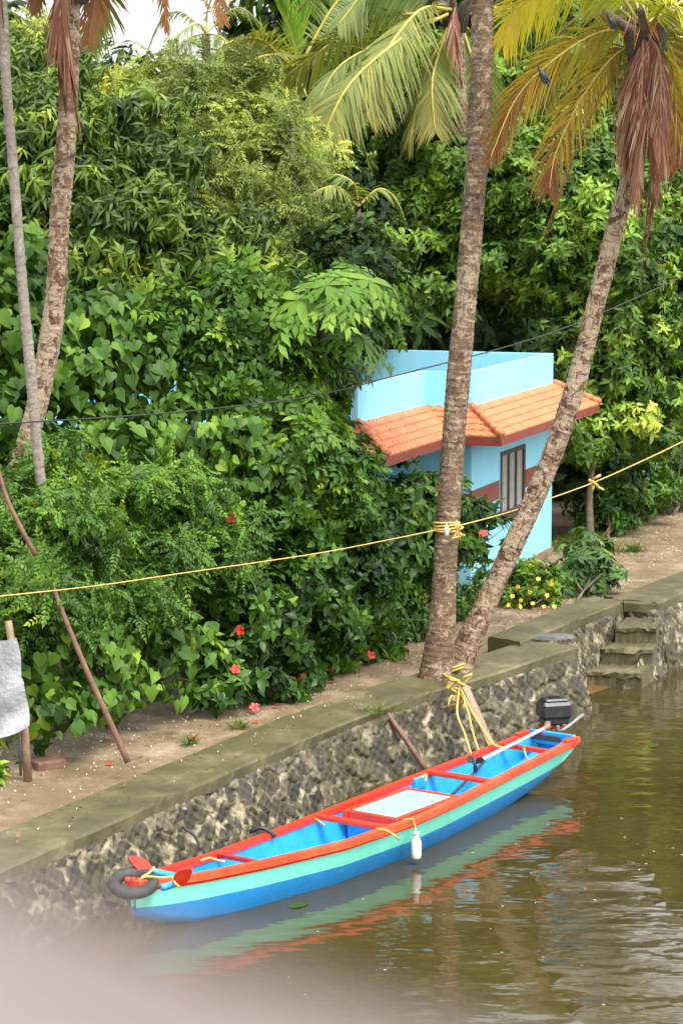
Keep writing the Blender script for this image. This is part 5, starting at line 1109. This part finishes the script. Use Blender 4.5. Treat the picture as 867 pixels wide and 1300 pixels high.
for s in (1, -1): m.tube([ec - UP * .22 + fy * .1 * s - fx * .05, bp(.985, -.2 + .06 * s, .66)], .025, 7)
m.build('mount_bracket', M['oxred'], mo)
MB().tube([pr1 + UP * .0, pr0], .026, 10).build('shaft', M['pole'], mo)
MB().tube([pr1 - sd_ * .02, pr1 + sd_ * .12, ec - UP * .12 - fx * .1], [.035, .05, .06], 8).build('gearbox', M['plank'], mo)
m = MB(); m.tube([pr0 + sd_ * .05, pr0 - sd_ * .08], [.035, .02], 8)
for k in range(3):
    a = k * 2.094 + .5; d_ = sn * math.cos(a) + UP * math.sin(a); e_ = np.cross(sd_, d_); p_ = pr0 - sd_ * .02
    V = [p_ + d_ * r_ + e_ * w_ * .05 + sd_ * w_ * .025 + sd_ * tt for tt in (.006, -.006) for r_, w_ in ((.03, -.5), (.08, -1), (.14, -.6), (.145, .5), (.08, 1), (.03, .5))]
    m.add(V, [(0, 1, 2, 3, 4, 5), (11, 10, 9, 8, 7, 6)] + [(i, (i + 1) % 6, 6 + (i + 1) % 6, 6 + i) for i in range(6)])
m.build('propeller', M['black'], mo)
MB().tube(spline([ec - UP * .22 + fx * .05, atz(712, 928, .7), atz(740, 907, .88)], 8), [.03, .03, .028, .026, .026, .026, .026, .026], 8).build('tiller', M['metal'], mo)
MB().tube(spline([bp(.6, -.05, .2), bp(.72, -.2, .3), bp(.83, -.33, .5)], 8), .022, 7).solo('oar', M['rubber'], 'dark pole lying in the boat under the red thwart', 'pole')
MB().tube(spline([bp(.885, .05, .66), bp(.885, .1, .5), bp(.9, .16, .3), bp(.93, .2, .2)], 14), .016, 6).solo('rope_end', M['rope'], 'short loose yellow rope end draped over the stern thwart', 'rope')

for (x, y, z), lb in (((559, 856, 1.05), 'small grass tuft growing on the coping at the foot of the crossing palms'), ((470, 905, .98), 'small grass tuft in a crack of the long coping'), ((305, 925, .93), 'small grass tuft at the hedge foot beside the path'), ((240, 945, .93), 'flat grass tuft on the path below the hibiscus'), ((510, 838, .93), 'grass tuft on the path left of the middle palm')):
    t = thing('grass_tuft', atz(x, y, z), lb, 'grass tuft', 'grass tufts along the hedge and coping'); p = np.array(t.location) + rng.normal(0, .09, (9, 3)) * np.array((1, 1, 0)); scatter('blades', 'grass', p, np.tile(UP, (9, 1)) + rng.normal(0, .3, (9, 3)), M['l_grass'], t, (.4, .8))
t = thing('low_plant', atz(-4, 1000, PATH_Z), 'small pale green leafy plant at the lower left under the tarpaulin', 'plant'); p = np.array(t.location) + np.abs(rng.normal(0, .18, (26, 3))) * np.array((-.6, .6, 1.2)) + np.array((.02, 0, .05)); scatter('foliage', 'small', p, np.tile(UP, (26, 1)) + rng.normal(0, .5, (26, 3)), M['l_yellow'], t, (.9, 1.4))
t = thing('masonry_block', atz(62, 975, PATH_Z), 'dark reddish broken masonry block half sunk at the hedge edge by the tarpaulin', 'block'); q = atz(62, 975, PATH_Z)
m = MB(); m.box(q + UP * .05, (.42, .24, .16), (nrm(np.array((1, .5, 0))), nrm(np.array((-.5, 1, 0))), UP), 0, .025); m.v = [tuple(np.array(v) + rng.normal(0, .012, 3)) for v in m.v]; m.build('block', M['stick'], t)
m = MB(); V = [at(758 + 38 * i / 10, 560 + 52 * j / 8 + 2 * math.sin(i), 59 + .06 * math.sin(i * 1.3 + j * .3)) for j in range(9) for i in range(11)]
m.add(V, [(j * 11 + i, j * 11 + i + 1, (j + 1) * 11 + i + 1, (j + 1) * 11 + i) for j in range(8) for i in range(10)], 0, True); m.solo('hanging_cloth', M['magenta'], 'dull magenta cloth hanging half hidden behind the shrubs right of the house', 'cloth')

# ---------------------------------------------------------------- birds
def crow(head, tail, label):
    t = thing('crow', tail, label, 'bird', 'crows on the palm fronds'); ax = nrm(head - tail); L = np.linalg.norm(head - tail); sd = nrm(np.cross(ax, np.array((0, 1., .1)))); nn = np.cross(sd, ax); A = np.stack([sd, nn, ax])
    m = MB(); prof = [(0, .012), (.12, .035), (.3, .05), (.45, .085), (.6, .1), (.72, .085), (.8, .06), (.87, .062), (.94, .05), (1, .012)]
    m.tube([tail + ax * L * a for a, _ in prof], [r_ * L * 1.35 for _, r_ in prof], 10); m.tube([tail + ax * L * .93, tail + ax * L * 1.02 - nn * .02, tail + ax * L * 1.1 - nn * .04], [.018, .013, .003], 6); m.build('body', M['crow'], t)
    for s in (1, -1):
        w_ = MB(); w_.ellipsoid(tail + ax * L * .45 + sd * s * L * .11, (.02, L * .1, L * .3), A); w_.build('wing', M['crow'], t)
crow(at(683, 86, 37.35), at(697, 110, 37.35), 'dark blue black crow perched on the yellow browning frond of the leaning palm')
crow(at(771, 18, 37.8), at(782, 40, 37.8), 'black crow perched close to the crown of the leaning palm')

# ---------------------------------------------------------------- small stuff on ground and water
def on_path(n, lo=.0, hi=1.0):
    out = []; a, b_ = np.array(path_in), np.array(path_out); s = np.r_[0, np.cumsum(np.linalg.norm(np.diff(a, axis=0), axis=1))]
    u0, u1 = s[1] + 12, s[9] + 6
    for _ in range(n):
        u = random.uniform(u0, u1); k = random.uniform(lo, hi); p = np.array([np.interp(u, s, a[:, i]) for i in (0, 1)]); q = np.array([np.interp(u, s, b_[:, i]) for i in (0, 1)]); out.append(p + (q - p) * k)
    return out
def flakes(pts, z, r, mat, name, lab, flat=True):
    V, F = [], []
    for p in pts:
        o = len(V); a = random.uniform(0, 6.28); s = r * random.uniform(.5, 1.5)
        for k, (cx, cy) in enumerate(((1, 0), (.2, .5), (-1, 0), (.1, -.5))):
            V.append((p[0] + s * (cx * math.cos(a) - cy * math.sin(a)), p[1] + s * (cx * math.sin(a) + cy * math.cos(a)), z + .012 + (rj(.02) if flat else 0)))
        F.append((o, o + 1, o + 2, o + 3))
    o_ = MB().add(V, F).build(name, M[mat]); return tag(o_, lab, 'litter', kind='stuff')
clus = on_path(60, .25, .95)
pts = on_path(2200, .35, 1.0) + [c_ + rng.normal(0, .35, 2) for c_ in clus for _ in range(22)]
flakes(pts, PATH_Z + .008, .017, 'petal', 'fallen_petals', 'pale fallen petals and chips strewn over the sandy path')
flakes(on_path(500, .3, 1.0), PATH_Z + .012, .035, 'litter', 'fallen_leaves', 'brown dead leaves scattered over the sandy path')
pts = [(random.uniform(-1, 9), random.uniform(18, 44)) for _ in range(260)]
pts = [p for p in pts if (p[0] - 1.2) * .57 + (p[1] - 31.5) * -.0 > -2 and p[1] < 31 + (p[0]) * 1.05]
flakes(pts, -.008, .02, 'petal', 'floating_specks', 'small pale specks floating on the brown canal water', False)
for x, y, lb in ((365, 1152, 'green leaf floating on the water below the middle of the boat'), (822, 948, 'small yellow green leaf floating on the water right of the stern')):
    p = atz(x, y, .006); V, F = blade(.3 if x < 500 else .2, .14, OVAL, -.02, .1); MB().add([np.array(v) @ np.array(((.9, .3, 0), (-.3, .9, 0), (0, 0, 1))) * np.array((1, 1.6, 1)) + p for v in V], F).solo('floating_leaf', M['l_yellow'], lb, 'leaf', 'leaves floating on the canal')
pts = [atz(x, y, PATH_Z)[:2] for x, y in ((350, 900), (325, 918), (420, 868), (245, 940), (140, 972), (505, 830))]
cap_pts = []
for _ in range(260):
    u = random.uniform(0, 1); k = random.randrange(2, 8); a_, b2_ = np.array(A_line[k]), np.array(A_line[k + 1]) if k + 1 < len(A_line) else np.array(A_line[k]); nn_ = nrm(np.array((-(b2_ - a_)[1], (b2_ - a_)[0]))); cap_pts.append(a_ + (b2_ - a_) * u + nn_ * random.uniform(.1, .95) ** .6)
flakes(cap_pts[:150], 1.03, .016, 'petal', 'coping_petals', 'pale petals fallen on the mossy wall coping'); flakes(cap_pts[150:], 1.03, .03, 'litter', 'coping_leaves', 'brown dead leaves fallen on the mossy wall coping')
for i, p in enumerate(pts):
    m = MB(); V, lo, sz, J = t_flower(.055); F = []; q = 0
    for s in sz: F.append(list(lo[q:q + s])); q += s
    m.add(V + np.array((*p, PATH_Z + .03)), F).solo('fallen_flower', M['red_petal'], 'red hibiscus flower fallen on the path beside the hedge', 'flower', 'fallen hibiscus flowers on the path')

# ---------------------------------------------------------------- bridge railing right in front of the viewer
br = thing('bridge_railing', (0, .5, 7.6), 'out of focus pale painted bridge handrail in the near foreground', 'railing')
rd = np.array((.0586, -.063, 0)); rd = rd / np.linalg.norm(rd); rn_ = np.array((-rd[1], rd[0], 0))          # rn_ points away from the viewer
edge = np.array((-.0155, .545, CAM_H - .1755))
prof = [(0, -.014), (-.012, 0), (-.055, .003), (-.1, 0), (-.12, -.014), (-.12, -.08), (0, -.08)]
V = []
for s in (-4.0, 4.0): V += [edge + rd * s + rn_ * a + UP * z for a, z in prof]
n = len(prof); m = MB().add(V, [(i, (i + 1) % n, n + (i + 1) % n, n + i) for i in range(n)] + [tuple(range(n)), tuple(range(n, 2 * n))[::-1]]); m.m = [0, 0, 0, 0, 0, 1, 1, 0, 0]; m.build('handrail', [M['rail'], M['rail_red']], br)
for s in (-3, -1.5, 1.5, 3): MB().tube([edge + rd * s - rn_ * .05 - UP * .07, edge + rd * s - rn_ * .05 - UP * 1.05], .03, 10).build('post', M['rail'], br)
MB().tube([edge - rd * 4 - rn_ * .05 - UP * .6, edge + rd * 4 - rn_ * .05 - UP * .6], .02, 8).build('lower_rail', M['rail'], br)
